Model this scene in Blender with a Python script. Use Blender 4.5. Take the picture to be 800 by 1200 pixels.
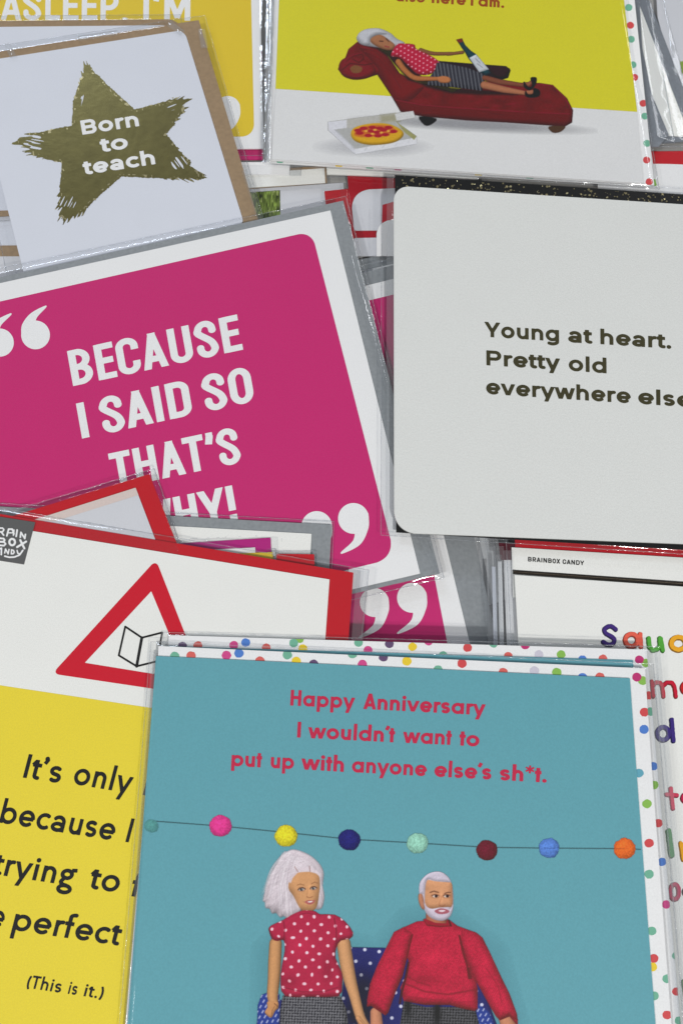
import bpy, math, random
import numpy as np
from mathutils import Vector, noise as mnoise

# ------------------------------------------------------------------ camera, world, lights, exposure
for o in list(bpy.data.objects):
    bpy.data.objects.remove(o)
SC = bpy.context.scene
COL = SC.collection
F, TH, D = 1000.0, math.radians(17.0), 0.272          # focal length (photo pixels), pitch off plumb, distance (m)
ct, st = math.cos(TH), math.sin(TH)
CAM = np.array([0.0, -D * st, D * ct])
cd = bpy.data.cameras.new('camera'); cam = bpy.data.objects.new('camera', cd); COL.objects.link(cam)
cam.location = CAM; cam.rotation_euler = (TH, 0, 0)
cd.sensor_fit = 'VERTICAL'; cd.sensor_height = 36.0; cd.lens = 36.0 * F / 1200.0
cd.clip_start = 0.01; cd.clip_end = 50
cd.dof.use_dof = True; cd.dof.focus_distance = 0.262; cd.dof.aperture_fstop = 30
SC.camera = cam
SC.view_settings.view_transform = 'Standard'; SC.view_settings.look = 'None'
SC.view_settings.exposure = 0.03; SC.view_settings.gamma = 1.0
SC.render.engine = 'CYCLES'
SC.cycles.max_bounces = 8; SC.cycles.transparent_max_bounces = 24
SC.cycles.sample_clamp_indirect = 4; SC.cycles.caustics_reflective = False; SC.cycles.caustics_refractive = False

w = bpy.data.worlds.new('World'); SC.world = w; w.use_nodes = True
bg = w.node_tree.nodes['Background']
bg.inputs[0].default_value = (0.90, 0.95, 1.0, 1); bg.inputs[1].default_value = 0.215

def area(name, loc, energy, sx, sy, col, target=(0, 0, 0)):
    l = bpy.data.lights.new(name, 'AREA'); l.shape = 'RECTANGLE'; l.size = sx; l.size_y = sy
    l.energy = energy; l.color = col
    o = bpy.data.objects.new(name, l); COL.objects.link(o); o.location = loc
    o.rotation_euler = (Vector(target) - Vector(loc)).to_track_quat('-Z', 'Y').to_euler()
    return o
area('ceiling_lamp', (0.58, -1.08, 1.32), 19.5, 0.09, 0.09, (1.0, 0.975, 0.94))
area('ceiling_lamp', (-0.95, -0.62, 1.40), 9.5, 0.09, 0.09, (1.0, 0.98, 0.95))
area('ceiling_lamp', (-0.7, 1.6, 1.0), 8.0, 0.6, 0.15, (0.78, 0.87, 1.0))
area('ceiling_lamp', (1.0, 1.3, 1.1), 2.5, 0.5, 0.15, (0.95, 0.97, 1.0))

# ------------------------------------------------------------------ pixel of the photo -> point on a level plane
def P(u, v, z):
    """where the sight line of photo pixel (u,v) meets the level plane of height z (metres); arrays allowed"""
    dx = (np.asarray(u, float) - 400.0) / F
    dy = -(np.asarray(v, float) - 600.0) / F
    X = dx; Y = dy * ct + st; Z = dy * st - ct
    t = (z - CAM[2]) / Z
    return np.stack([X * t, CAM[1] + Y * t, np.zeros_like(t) + z], -1)
mm = 0.001

# ------------------------------------------------------------------ materials
def s2l(c):
    c = np.asarray(c, float) / 255.0
    return np.where(c <= 0.04045, c / 12.92, ((c + 0.055) / 1.055) ** 2.4)
def alb(c, k=1.12):
    return np.clip(s2l(c) * k - 0.014, 0.004, 0.84)
MATS = {}
def paper(name, c, rough=0.55, spec=0.22, mott=0.05, bump=0.12, scale=2500, bscale=3500, bdist=0.00008, metal=0.0, raw=None, attr=None, coat=0.0):
    if name in MATS: return MATS[name]
    m = bpy.data.materials.new(name); m.use_nodes = True; nt = m.node_tree; N = nt.nodes; L = nt.links
    b = N['Principled BSDF']; b.inputs['Roughness'].default_value = rough
    b.inputs['Specular IOR Level'].default_value = spec; b.inputs['Metallic'].default_value = metal
    b.inputs['Coat Weight'].default_value = coat; b.inputs['Coat Roughness'].default_value = 0.12
    tc = N.new('ShaderNodeTexCoord')
    n1 = N.new('ShaderNodeTexNoise'); n1.inputs['Scale'].default_value = scale; n1.inputs['Detail'].default_value = 3
    n2 = N.new('ShaderNodeTexNoise'); n2.inputs['Scale'].default_value = 60; n2.inputs['Detail'].default_value = 4
    L.new(tc.outputs['Object'], n1.inputs['Vector']); L.new(tc.outputs['Object'], n2.inputs['Vector'])
    ad = N.new('ShaderNodeMath'); ad.operation = 'MULTIPLY_ADD'; ad.inputs[1].default_value = 0.22; L.new(n2.outputs['Fac'], ad.inputs[0]); L.new(n1.outputs['Fac'], ad.inputs[2])
    mr = N.new('ShaderNodeMapRange'); mr.inputs['From Min'].default_value = 0.38; mr.inputs['From Max'].default_value = 0.84
    mr.inputs['To Min'].default_value = 1 - mott; mr.inputs['To Max'].default_value = 1 + mott
    L.new(ad.outputs[0], mr.inputs['Value'])
    vm = N.new('ShaderNodeVectorMath'); vm.operation = 'SCALE'
    if attr:
        a = N.new('ShaderNodeVertexColor'); a.layer_name = attr
        L.new(a.outputs['Color'], vm.inputs[0]); L.new(a.outputs['Alpha'], b.inputs['Alpha'])
    else:
        vm.inputs[0].default_value = tuple(alb(c) if raw is None else raw)
    L.new(mr.outputs[0], vm.inputs['Scale']); L.new(vm.outputs[0], b.inputs['Base Color'])
    if bump:
        n3 = N.new('ShaderNodeTexNoise'); n3.inputs['Scale'].default_value = bscale; n3.inputs['Detail'].default_value = 2
        L.new(tc.outputs['Object'], n3.inputs['Vector'])
        bp = N.new('ShaderNodeBump'); bp.inputs['Strength'].default_value = bump; bp.inputs['Distance'].default_value = bdist
        L.new(n3.outputs['Fac'], bp.inputs['Height']); L.new(bp.outputs[0], b.inputs['Normal'])
    MATS[name] = m
    return m
def film(name, haze, gl=1.0, rough=0.06, bumpd=0.00012, tint=(0.97, 0.975, 0.98)):
    m = bpy.data.materials.new(name); m.use_nodes = True; nt = m.node_tree; N = nt.nodes; L = nt.links
    N.remove(N['Principled BSDF']); out = N['Material Output']
    tr = N.new('ShaderNodeBsdfTransparent'); tr.inputs[0].default_value = (*tint, 1)
    g = N.new('ShaderNodeBsdfGlossy'); g.inputs['Roughness'].default_value = rough
    df = N.new('ShaderNodeBsdfDiffuse'); df.inputs[0].default_value = (0.82, 0.84, 0.86, 1)
    ge = N.new('ShaderNodeNewGeometry'); dt = N.new('ShaderNodeVectorMath'); dt.operation = 'DOT_PRODUCT'
    ab = N.new('ShaderNodeMath'); ab.operation = 'ABSOLUTE'; om = N.new('ShaderNodeMath'); om.operation = 'SUBTRACT'; om.inputs[0].default_value = 1.0
    pw = N.new('ShaderNodeMath'); pw.operation = 'POWER'; pw.inputs[1].default_value = 5.0; om.use_clamp = True
    fr = N.new('ShaderNodeMath'); fr.operation = 'MULTIPLY_ADD'; fr.inputs[1].default_value = 0.93; fr.inputs[2].default_value = 0.03
    mu = N.new('ShaderNodeMath'); mu.operation = 'MULTIPLY'; mu.inputs[1].default_value = gl
    tc = N.new('ShaderNodeTexCoord'); ns = N.new('ShaderNodeTexNoise'); ns.inputs['Scale'].default_value = 220; ns.inputs['Detail'].default_value = 3
    L.new(tc.outputs['Object'], ns.inputs['Vector'])
    bp = N.new('ShaderNodeBump'); bp.inputs['Strength'].default_value = 0.5; bp.inputs['Distance'].default_value = bumpd
    L.new(ns.outputs['Fac'], bp.inputs['Height']); L.new(bp.outputs[0], g.inputs['Normal']); L.new(bp.outputs[0], dt.inputs[0])
    L.new(ge.outputs['Incoming'], dt.inputs[1]); L.new(dt.outputs['Value'], ab.inputs[0]); L.new(ab.outputs[0], om.inputs[1])
    L.new(om.outputs[0], pw.inputs[0]); L.new(pw.outputs[0], fr.inputs[0]); L.new(fr.outputs[0], mu.inputs[0])
    m1 = N.new('ShaderNodeMixShader'); L.new(mu.outputs[0], m1.inputs[0]); L.new(tr.outputs[0], m1.inputs[1]); L.new(g.outputs[0], m1.inputs[2])
    m2 = N.new('ShaderNodeMixShader'); m2.inputs[0].default_value = haze; L.new(m1.outputs[0], m2.inputs[1]); L.new(df.outputs[0], m2.inputs[2])
    L.new(m2.outputs[0], out.inputs[0])
    return m
FILM = film('cellophane', 0.005)
FOLD = film('cellophane fold', 0.06, gl=2.4, rough=0.06, bumpd=0.0004, tint=(0.93, 0.94, 0.95))
CREASE = film('cellophane crease', 0.10, gl=3.0, rough=0.08, bumpd=0.0012)
SEAM = film('cellophane seam', 0.08, gl=1.9, rough=0.10, bumpd=0.0012, tint=(0.90, 0.91, 0.93))

M_white = paper('white card stock', (226, 226, 228))
M_cream = paper('warm white card stock', (228, 227, 222))
M_cool = paper('cool white card stock', (208, 211, 220))
M_board = paper('textured white board', (213, 214, 211), rough=0.8, spec=0.2, mott=0.035, bump=1.0, bscale=1700, bdist=0.00011, scale=1800)
M_pink = paper('magenta print', (192, 48, 110))
M_pink2 = paper('purple magenta print', (170, 44, 120))
M_grey = paper('grey silver envelope paper', (136, 140, 143), rough=0.38, mott=0.10, spec=0.5, bump=0.8, scale=900, bscale=1200)
M_kraft = paper('brown kraft paper', (150, 128, 102), rough=0.8, mott=0.10, scale=700)
M_red = paper('red envelope paper', (184, 38, 46), rough=0.5)
M_redp = paper('red print', (196, 30, 50))
M_mustard = paper('mustard print', (216, 188, 52))
M_yellow = paper('warm yellow print', (224, 204, 62))
M_lemon = paper('lemon print', (207, 200, 48))
M_teal = paper('teal print', (97, 157, 168), mott=0.05, scale=2000)
M_ink = paper('black ink', (34, 34, 30), mott=0.02)
M_black = paper('black envelope paper', (24, 24, 22), rough=0.4)
M_gold = paper('olive gold foil', None, raw=(0.165, 0.140, 0.045), metal=0.75, rough=0.34, mott=0.12, scale=300, bump=0.5, bscale=500)
M_goldtxt = paper('dark gold foil lettering', None, raw=(0.085, 0.075, 0.03), metal=0.6, rough=0.38, mott=0.1)
M_spark = paper('gold glitter', None, raw=(0.50, 0.42, 0.22), metal=0.9, rough=0.3)
M_textred = paper('crimson lettering', (188, 46, 76))
M_textbrown = paper('brown lettering', (150, 70, 34))
M_textwhite = paper('white lettering', (226, 226, 230))
M_logo = paper('charcoal print', (92, 92, 92))
M_tan = paper('beige film shade', (206, 190, 184))  # tone of the film's shade, painted onto the card
M_pale = paper('pale grey card stock', (200, 201, 206))
M_dark = paper('dark gap shade', None, raw=(0.035, 0.028, 0.018), metal=0.5, rough=0.25)  # dark tone for the shade in the gap between two panels
M_table = paper('table laminate', (160, 158, 155), rough=0.5)
M_pic = paper('printed picture', None, attr='Col', mott=0.05, scale=1400)
DOTC = dict(g=(112, 172, 146), c=(208, 100, 94), p=(202, 76, 134), b=(82, 124, 196), y=(226, 196, 58), u=(98, 78, 110),
            l=(196, 192, 204), m=(184, 56, 112), k=(134, 180, 84), t=(98, 160, 178), r=(202, 78, 80))
def dotmat(k): return paper('polka dot ink ' + k, DOTC[k])

# ------------------------------------------------------------------ objects
def mesh(name, verts, faces, mat, root=None, smooth=False):
    me = bpy.data.meshes.new(name)
    v = np.asarray(verts, float)
    off = np.array(root.location) if root is not None else np.zeros(3)
    me.from_pydata((v - off).tolist(), [], faces if isinstance(faces, list) else faces.tolist())
    me.materials.append(mat)
    if smooth: me.polygons.foreach_set('use_smooth', [True] * len(me.polygons))
    o = bpy.data.objects.new(name, me); COL.objects.link(o)
    if root is not None: o.parent = root
    return o
GROUP = 'greeting cards in clear sleeves heaped on a table'
def card(name, label, px, z, cat='greeting card', group=None):
    r = bpy.data.objects.new(name, None); COL.objects.link(r)
    r.location = P(px[0], px[1], z - 1.2 * mm).tolist(); r.empty_display_size = 0.01
    r['label'] = label; r['category'] = cat; 
    if group != '-': r['group'] = group or GROUP
    return r
def rnd(pts, rad, seg=8):
    """round the corners of a polygon; rad a number or one per corner"""
    n = len(pts); out = []
    for i in range(n):
        r = rad[i] if hasattr(rad, '__len__') else rad
        p = np.array(pts[i], float)
        if r <= 0: out.append(tuple(p)); continue
        a = np.array(pts[i - 1], float) - p; b = np.array(pts[(i + 1) % n], float) - p
        la, lb = np.linalg.norm(a), np.linalg.norm(b); a /= la; b /= lb
        A = p + a * min(r, la * .45); B = p + b * min(r, lb * .45)
        for k in range(seg + 1):
            t = k / seg
            q = (1 - t) ** 2 * A + 2 * t * (1 - t) * (p * 0.78 + (A + B) * 0.11) + t * t * B
            out.append(tuple(q))
    return out
def sheet(name, pts, z, th, mat, root):
    """a solid flat sheet: outline in photo pixels, top face at height z, thickness th"""
    top = P([p[0] for p in pts], [p[1] for p in pts], z)
    bot = top.copy(); bot[:, 2] -= th
    n = len(pts)
    v = np.vstack([top, bot])
    f = [list(range(n - 1, -1, -1)), list(range(n, 2 * n))] + [[i, (i + 1) % n, n + (i + 1) % n, n + i] for i in range(n)]
    return mesh(name, v, f, mat, root)
def flat(name, pts, z, mat, root):
    v = P([p[0] for p in pts], [p[1] for p in pts], z)
    return mesh(name, v, [list(range(len(pts) - 1, -1, -1))], mat, root)

def march(f, U, V):
    """marching squares on a node grid: returns polygons of the region f>0 as (verts Nx2, faces)"""
    ins = f > 0
    a, b, c, d = ins[:-1, :-1], ins[:-1, 1:], ins[1:, 1:], ins[1:, :-1]
    cnt = a.astype(int) + b + c + d
    verts = []; faces = []
    H, W = f.shape
    full = np.argwhere(cnt == 4)
    idx = -np.ones((H, W), int)
    used = np.zeros((H, W), bool)
    for (i, j) in ((0, 0), (0, 1), (1, 0), (1, 1)):
        used[full[:, 0] + i, full[:, 1] + j] = True
    ids = np.argwhere(used); idx[used] = np.arange(len(ids))
    vs = np.stack([U[used], V[used]], -1)
    fs = np.stack([idx[full[:, 0], full[:, 1]], idx[full[:, 0], full[:, 1] + 1], idx[full[:, 0] + 1, full[:, 1] + 1], idx[full[:, 0] + 1, full[:, 1]]], -1).tolist()
    ex = []; n = len(vs)
    for i, j in np.argwhere((cnt > 0) & (cnt < 4)):
        q = ((i, j), (i, j + 1), (i + 1, j + 1), (i + 1, j)); poly = []
        for k in range(4):
            p0, p1 = q[k], q[(k + 1) % 4]; f0, f1 = f[p0], f[p1]
            if f0 > 0: poly.append((U[p0], V[p0]))
            if (f0 > 0) != (f1 > 0):
                t = f0 / (f0 - f1); poly.append((U[p0] + t * (U[p1] - U[p0]), V[p0] + t * (V[p1] - V[p0])))
        if len(poly) >= 3:
            fs.append(list(range(n + len(ex), n + len(ex) + len(poly)))); ex += poly
    if ex: vs = np.vstack([vs, np.array(ex)])
    return vs, fs
def fieldpx(name, fn, box, step, z, mat, root):
    """flat print whose outline is the zero line of a field given in photo pixels"""
    x0, y0, x1, y1 = box
    U, V = np.meshgrid(np.arange(x0, x1 + step, step), np.arange(y1, y0 - step, -step))
    vs, fs = march(fn(U, V), U, V)
    return mesh(name, P(vs[:, 0], vs[:, 1], z), fs, mat, root)

# ------------------------------------------------------------------ fields
def sdpoly(X, Y, pts):
    """signed distance to a polygon, positive inside"""
    d = np.full(X.shape, 1e18); s = np.zeros(X.shape, bool); n = len(pts)
    for i in range(n):
        x0, y0 = pts[i]; x1, y1 = pts[(i + 1) % n]
        ex, ey = x1 - x0, y1 - y0; wx, wy = X - x0, Y - y0
        t = np.clip((wx * ex + wy * ey) / (ex * ex + ey * ey + 1e-12), 0, 1)
        d = np.minimum(d, (wx - ex * t) ** 2 + (wy - ey * t) ** 2)
        c = ((y0 > Y) != (y1 > Y)) & (X < ex * (Y - y0) / (y1 - y0 + 1e-12) + x0)
        s ^= c
    d = np.sqrt(d)
    return np.where(s, d, -d)
def sdcaps(X, Y, pts, rad):
    """chain of round cones: positive inside; also returns nearest radius and across-offset"""
    best = np.full(X.shape, -1e9); R = np.zeros(X.shape); NX = np.zeros(X.shape); NY = np.zeros(X.shape)
    for i in range(len(pts) - 1):
        x0, y0 = pts[i]; x1, y1 = pts[i + 1]; ex, ey = x1 - x0, y1 - y0
        t = np.clip(((X - x0) * ex + (Y - y0) * ey) / (ex * ex + ey * ey + 1e-12), 0, 1)
        dx = X - x0 - ex * t; dy = Y - y0 - ey * t; r = rad[i] + (rad[i + 1] - rad[i]) * t
        v = r - np.hypot(dx, dy); m = v > best
        best = np.where(m, v, best); R = np.where(m, r, R); NX = np.where(m, dx, NX); NY = np.where(m, dy, NY)
    return best, R, NX, NY
def vnoise(X, Y, seed=0):
    xi = np.floor(X).astype(np.int64); yi = np.floor(Y).astype(np.int64); fx = X - xi; fy = Y - yi
    def h(a, b):
        n = (a * 374761393 + b * 668265263 + seed * 974711) & 0x7fffffff
        n = ((n ^ (n >> 13)) * 1274126177) & 0x7fffffff
        return ((n ^ (n >> 16)) & 0xffff) / 65535.0
    fx = fx * fx * (3 - 2 * fx); fy = fy * fy * (3 - 2 * fy)
    return (h(xi, yi) * (1 - fx) + h(xi + 1, yi) * fx) * (1 - fy) + (h(xi, yi + 1) * (1 - fx) + h(xi + 1, yi + 1) * fx) * fy
def cat(pts, n=6, closed=True):
    pts = [np.array(p, float) for p in pts]; N = len(pts); out = []
    rng = range(N) if closed else range(N - 1)
    for i in rng:
        g = (lambda k: pts[k % N]) if closed else (lambda k: pts[max(0, min(N - 1, k))])
        p0, p1, p2, p3 = g(i - 1), g(i), g(i + 1), g(i + 2)
        for k in range(n):
            t = k / n
            out.append(tuple(0.5 * ((2 * p1) + (-p0 + p2) * t + (2 * p0 - 5 * p1 + 4 * p2 - p3) * t * t + (-p0 + 3 * p1 - 3 * p2 + p3) * t ** 3)))
    if not closed: out.append(tuple(pts[-1]))
    return out

# ------------------------------------------------------------------ letter shapes (strokes; cap height = 1, y up)
def arc(cx, cy, rx, ry, a0, a1, n=18):
    return [(cx + rx * math.cos(math.radians(a0 + (a1 - a0) * k / n)), cy + ry * math.sin(math.radians(a0 + (a1 - a0) * k / n))) for k in range(n + 1)]
class Font:
    def __init__(s, w, xh, ow, cw, sb, style, asc=1.04, desc=-0.32, nw=None, space=0.28):
        s.w, s.xh, s.ow, s.cw, s.sb, s.style, s.asc, s.desc, s.space = w, xh, ow, cw, sb, style, asc, desc, space
        s.nw = nw or ow * 0.92
    def glyph(s, ch):
        """-> (width, strokes, (clip lo, clip hi), left bearing, right bearing)"""
        w = s.w; h = w / 2; xh = s.xh; ow = s.ow; nw = s.nw; A = s.asc; S = s.sb; st_ = s.style
        rx, ry = ow / 2 - h, xh / 2 - h + .012; cx, cy = ow / 2, xh / 2
        big = 9; R, D0, G = S * .62, S, S * .12
        c = s.cw
        bowl = arc(cx, cy, rx, ry, 0, 360, 32)
        def caprr(x0, x1, y0, y1, r, start=None):
            rr = min(r, (x1 - x0) / 2)
            ryy = min(r * 1.15, (y1 - y0) / 2)
            return arc(x1 - rr, y1 - ryy, rr, ryy, 0, 90, 8) + arc(x0 + rr, y1 - ryy, rr, ryy, 90, 180, 8) + arc(x0 + rr, y0 + ryy, rr, ryy, 180, 270, 8) + arc(x1 - rr, y0 + ryy, rr, ryy, 270, 360, 8) + [(x1, y1 - ryy)]
        geo = st_ in 'GFS'
        if ch == 'o': return ow, [bowl], None, R, R
        if ch in 'bp':
            y0, y1 = (0, A) if ch == 'b' else (s.desc, xh)
            return ow, [[(h, y0), (h, y1)], bowl], None, D0, R
        if ch in 'dqa' and not (ch == 'a' and st_ in 'GS') or ch == '@':
            y0, y1 = (0, A) if ch == 'd' else ((s.desc, xh) if ch == 'q' else (0, xh))
            return ow, [[(ow - h, y0), (ow - h, y1)], bowl], None, R, D0
        if ch == 'a':
            aw = ow * .86; r = aw / 2 - h
            top = [(aw - h, 0), (aw - h, xh * .60)] + arc(aw - h - r, xh * .60, r, xh * .40 - h + .01, 0, 150, 14)
            by = xh * .30
            return aw, [top[:1] + top[1:], arc(aw / 2 - .01, by, aw / 2 - h, by - h + .012, 0, 360, 26)], None, R, D0
        if ch == 'g' and st_ != 'S':
            b = [(ow - h, xh), (ow - h, -0.02)] + arc(cx, -0.02, rx, -s.desc - h - .0, 0, -140, 14)
            return ow, [b, bowl], None, R, D0
        if ch == 'g':
            gw = ow * .86; r1 = gw / 2 - h - .03
            return gw, [arc(gw / 2 - .02, xh * .66, r1, xh * .34 - h + .01, 0, 360, 26), [(gw * .72, xh * .93), (gw + .05, xh * .97)],
                        arc(gw / 2 - .02, .12, r1 * .95, .12, 120, 250, 8) + [(gw * .62, -.02)],
                        arc(gw / 2, -.165, gw / 2 - h + .02, .145, 0, 360, 26)], None, R, G
        if ch in 'nhru':
            ra = min(nw / 2, xh * .5)
            ar = [(h, xh - ra - .02)] + arc(nw / 2, xh - ra, nw / 2 - h, ra - h + .012, 180, 0, 16) + [(nw - h, 0)]
            if ch == 'n': return nw, [[(h, 0), (h, xh)], ar], None, D0, D0
            if ch == 'h': return nw, [[(h, 0), (h, A)], ar], None, D0, D0
            if ch == 'u':
                return nw, [[(nw - h, xh), (nw - h, 0)], [(nw - x, xh - y) for x, y in ar]], None, D0, D0
            rw = nw * .64
            return rw, [[(h, 0), (h, xh)], [(h, xh - ra - .02)] + arc(nw / 2, xh - ra, nw / 2 - h, ra - h + .012, 180, 75, 10)], None, D0, G
        if ch == 'm':
            mw = nw * .84; ra = min(mw / 2, xh * .45); st0 = []
            for k in range(2):
                x = k * (mw - w)
                st0.append([(x + h, xh - ra - .02)] + arc(x + mw / 2, xh - ra, mw / 2 - h, ra - h + .012, 180, 0, 16) + [(x + mw - h, 0)])
            return 2 * mw - w, [[(h, 0), (h, xh)]] + st0, None, D0, D0
        if ch == 'c': return ow * .86, [arc(cx, cy, rx, ry, 48, 312, 24)], None, R, G
        if ch == 'e': return ow * .96, [arc(cx, cy, rx, ry, -2, 318, 30), [(h, cy - .01), (ow - h * .7, cy - .01)]], None, R, R
        if ch in 'sS':
            H = xh if ch == 's' else 1.0; sw = (ow * .74 if ch == 's' else c * .96)
            q = (H + .02 - w) / 4; rx2 = sw / 2 - h; x = sw / 2; y1 = H + .01 - h - q; y0 = -.01 + h + q
            if ch == 's' or geo:
                p = arc(x, y1, rx2, q, 35, 235, 16) + arc(x, y0, rx2, q, 55, -145, 16)
            else:
                p = [(sw - h, H * .70)] + arc(x, y1 + .04, rx2, q * .85, 8, 180, 14) + [(h, y1 - .03), (sw * .32, H * .58), (sw * .68, H * .43), (sw - h, y0 + .02)] + arc(x, y0 - .04, rx2, q * .85, 0, -172, 14) + [(h, H * .30)]
                p = cat(p[::2] + [p[-1]], 4, False)
            return sw, [p], None, R, R
        if ch == 't':
            if st_ == 'F':
                tw = .34; return tw, [[(tw / 2, 0), (tw / 2, .90)], [(0, xh - h * .85), (tw, xh - h * .85)]], None, G, G
            if st_ == 'S':
                tw = .40; x = .10 + h
                return tw, [[(x, .82), (x, .16)] + arc(x + .13, .16, .13, .16 - h + .01, 180, 290, 8), [(.02, xh - h), (tw, xh - h)], [(.03, xh - h * 1.2), (x, .80)]], (-.02, .82), G, G
            tw = .44; x = .08 + h
            return tw, [[(x, .90), (x, .20)] + arc(x + .15, .20, .15, .20 - h + .01, 180, 295, 8), [(0, xh - h), (tw, xh - h)]], None, G, G
        if ch == 'f':
            x = .09 + h
            return .40, [[(x, 0), (x, A - .18)] + arc(x + .17, A - .18, .17, .18 - h, 180, 70, 8), [(0, xh - h), (.36, xh - h)]], None, G, G
        if ch in 'vyw':
            vw = ow * (.98 if ch != 'w' else .80)
            lo = .0
            def V(x0):
                return [[(x0 + h * .9 - .04, xh + .1), (x0 + vw / 2 + .01, -.04)], [(x0 + vw - h * .9 + .04, xh + .1), (x0 + vw / 2 - .01, -.04)]]
            if ch == 'v': return vw, V(0), (0, xh), G, G
            if ch == 'w': return 2 * vw - w * .8, V(0) + V(vw - w * .8), (0, xh), G, G
            dx = (vw / 2 - h * .9 + .03) / (xh + .14)
            k = vw - h * .9 + .04
            return vw, [[(h * .9 - .04, xh + .1), (vw / 2 + .02, -.03)], [(k, xh + .1), (k - (xh + .1 - s.desc + .1) * dx * 1.04, s.desc - .1)]], (s.desc * .92, xh), G, G
        if ch == 'x': return ow * .9, [[(0, -.1), (ow * .9, xh + .1)], [(0, xh + .1), (ow * .9, -.1)]], (0, xh), G, G
        if ch == 'l': return w, [[(h, 0), (h, A)]], None, D0, D0
        if ch == 'i': return w, [[(h, 0), (h, xh)], [(h, xh + .17, 'dot')]], None, D0, D0
        if ch == '.': return w, [[(h, h * 1.0, 'dot')]], None, D0, D0
        if ch == ',': return w, [[(h, h), (h * .9, h * .2), (h * .2, -h * 1.6)]], None, D0, D0
        if ch == "'":
            if st_ == 'F': return .2, [[(.18, 1.02), (.06, .76)]], None, G, G
            return w * 1.15, [[(w * .2, 1.0 - h * .95), (w * 1.15, 1.0 - h * .95)], [(w * .72, .92), (w * .42, .68)]] if st_ == 'D' else [[(h, 1.0 - h, 'dot')], [(w * .75, 1.0 - h), (w * .70, .86), (w * .2, .70)]], None, D0 * .6, D0 * .6
        if ch == '(': return .24, [arc(.40, .42, .34, .66, 130, 230, 12)], None, R, R
        if ch == ')': return .24, [arc(-.16, .42, .34, .66, 50, -50, 12)], None, R, R
        if ch == '*': return .50, [[(.25 + .25 * math.cos(a), .78 + .25 * math.sin(a)), (.25 - .25 * math.cos(a), .78 - .25 * math.sin(a))] for a in (math.pi / 2, math.pi / 6, -math.pi / 6)], None, G, G
        if ch == '!': return w * 1.1, [[(w * .55, .30), (w * .55, 1)], [(w * .55, 0), (w * .55, .19)]], None, D0, D0
        # capitals
        if ch == 'I': return w, [[(h, 0), (h, 1)]], None, D0, D0
        if ch == 'H': return c, [[(h, 0), (h, 1)], [(c - h, 0), (c - h, 1)], [(h, .52), (c - h, .52)]], None, D0, D0
        if ch == 'L': return c * .80, [[(h, 0), (h, 1)], [(h, h * .95), (c * .80, h * .95)]], None, D0, G
        if ch == 'E': return c * .84, [[(h, 0), (h, 1)], [(h, h * .95), (c * .84, h * .95)], [(h, 1 - h * .95), (c * .84, 1 - h * .95)], [(h, .52), (c * .78, .52)]], None, D0, G * 2
        if ch == 'T': cw = c * .96; return cw, [[(cw / 2, 0), (cw / 2, 1)], [(0, 1 - h * .95), (cw, 1 - h * .95)]], None, G, G
        if ch == 'A':
            aw = c * 1.12; x = aw / 2
            k = (x - h * .9) / 1.0
            return aw, [[(h * 1.05 - .1 * k, -.1), (x + .02 + .1 * k * 0, 1.06)], [(aw - h * 1.05 + .1 * k, -.1), (x - .02, 1.06)], [(x * .5, .27), (aw - x * .5, .27)]], (0, 1), G, G
        if ch in 'VYW' or ch == 'M' or ch == 'N' or ch == 'X':
            if ch == 'Y': cw = c * 1.1; return cw, [[(cw / 2, 0), (cw / 2, .44)], [(h * 1.0 - .06, 1.1), (cw / 2 + .01, .34)], [(cw - h * 1.0 + .06, 1.1), (cw / 2 - .01, .34)]], (0, 1), G, G
            if ch == 'X': return c, [[(h - .05, -.1), (c - h + .05, 1.1)], [(h - .05, 1.1), (c - h + .05, -.1)]], (0, 1), G, G
            if ch == 'N': return c, [[(h, 0), (h, 1)], [(c - h, 0), (c - h, 1)], [(h * .9, 1.02), (c - h * .9, -.02)]], (0, 1), D0, D0
            if ch == 'M': cw = c * 1.3; return cw, [[(h, 0), (h, 1)], [(cw - h, 0), (cw - h, 1)], [(h * .8, 1.08), (cw / 2 + .01, .1)], [(cw - h * .8, 1.08), (cw / 2 - .01, .1)]], (0, 1), D0, D0
            cw = c * 1.55; q = cw / 4
            return cw, [[(h * .8 - .02, 1.08), (q + h * .35, -.05)], [(cw / 2 - .01, 1.05), (q + .03, -.05)], [(cw / 2 + .01, 1.05), (3 * q - .03, -.05)], [(cw - h * .8 + .02, 1.08), (3 * q - h * .35, -.05)]], (0, 1), G, G
        rr = c * .5 if geo else c * .40
        if ch == 'O': return c, [caprr(h, c - h, h - .01, 1.01 - h, rr)], None, R, R
        if ch == 'C':
            p = arc(c - h - rr + h * 0, 1.01 - h - rr, rr - 0, rr, 0, 90, 8)
            x0, x1 = h, c - h
            r2 = min(rr, (x1 - x0) / 2)
            p = [(x1, .66)] + arc(x1 - r2, 1.01 - h - r2, r2, r2, 0, 90, 8) + arc(x0 + r2, 1.01 - h - r2, r2, r2, 90, 180, 8) + arc(x0 + r2, h - .01 + r2, r2, r2, 180, 270, 8) + arc(x1 - r2, h - .01 + r2, r2, r2, 270, 360, 8) + [(x1, .34)]
            return c, [p], None, R, R
        if ch == 'U':
            r2 = min(rr, c / 2 - h)
            return c, [[(h, 1), (h, r2 + h)] + arc(h + r2, h - .01 + r2, r2, r2, 180, 270, 8) + arc(c - h - r2, h - .01 + r2, r2, r2, 270, 360, 8) + [(c - h, 1)]], None, D0, D0
        if ch == 'D':
            r2 = min(rr, c / 2 - h)
            return c, [[(h, 0), (h, 1)], [(h, h * .95), (c - h - r2, h * .95)] + arc(c - h - r2, h * .95 + r2, r2, r2, -90, 0, 8) + arc(c - h - r2, 1 - h * .95 - r2, r2, r2, 0, 90, 8) + [(h, 1 - h * .95)]], None, D0, R
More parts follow.
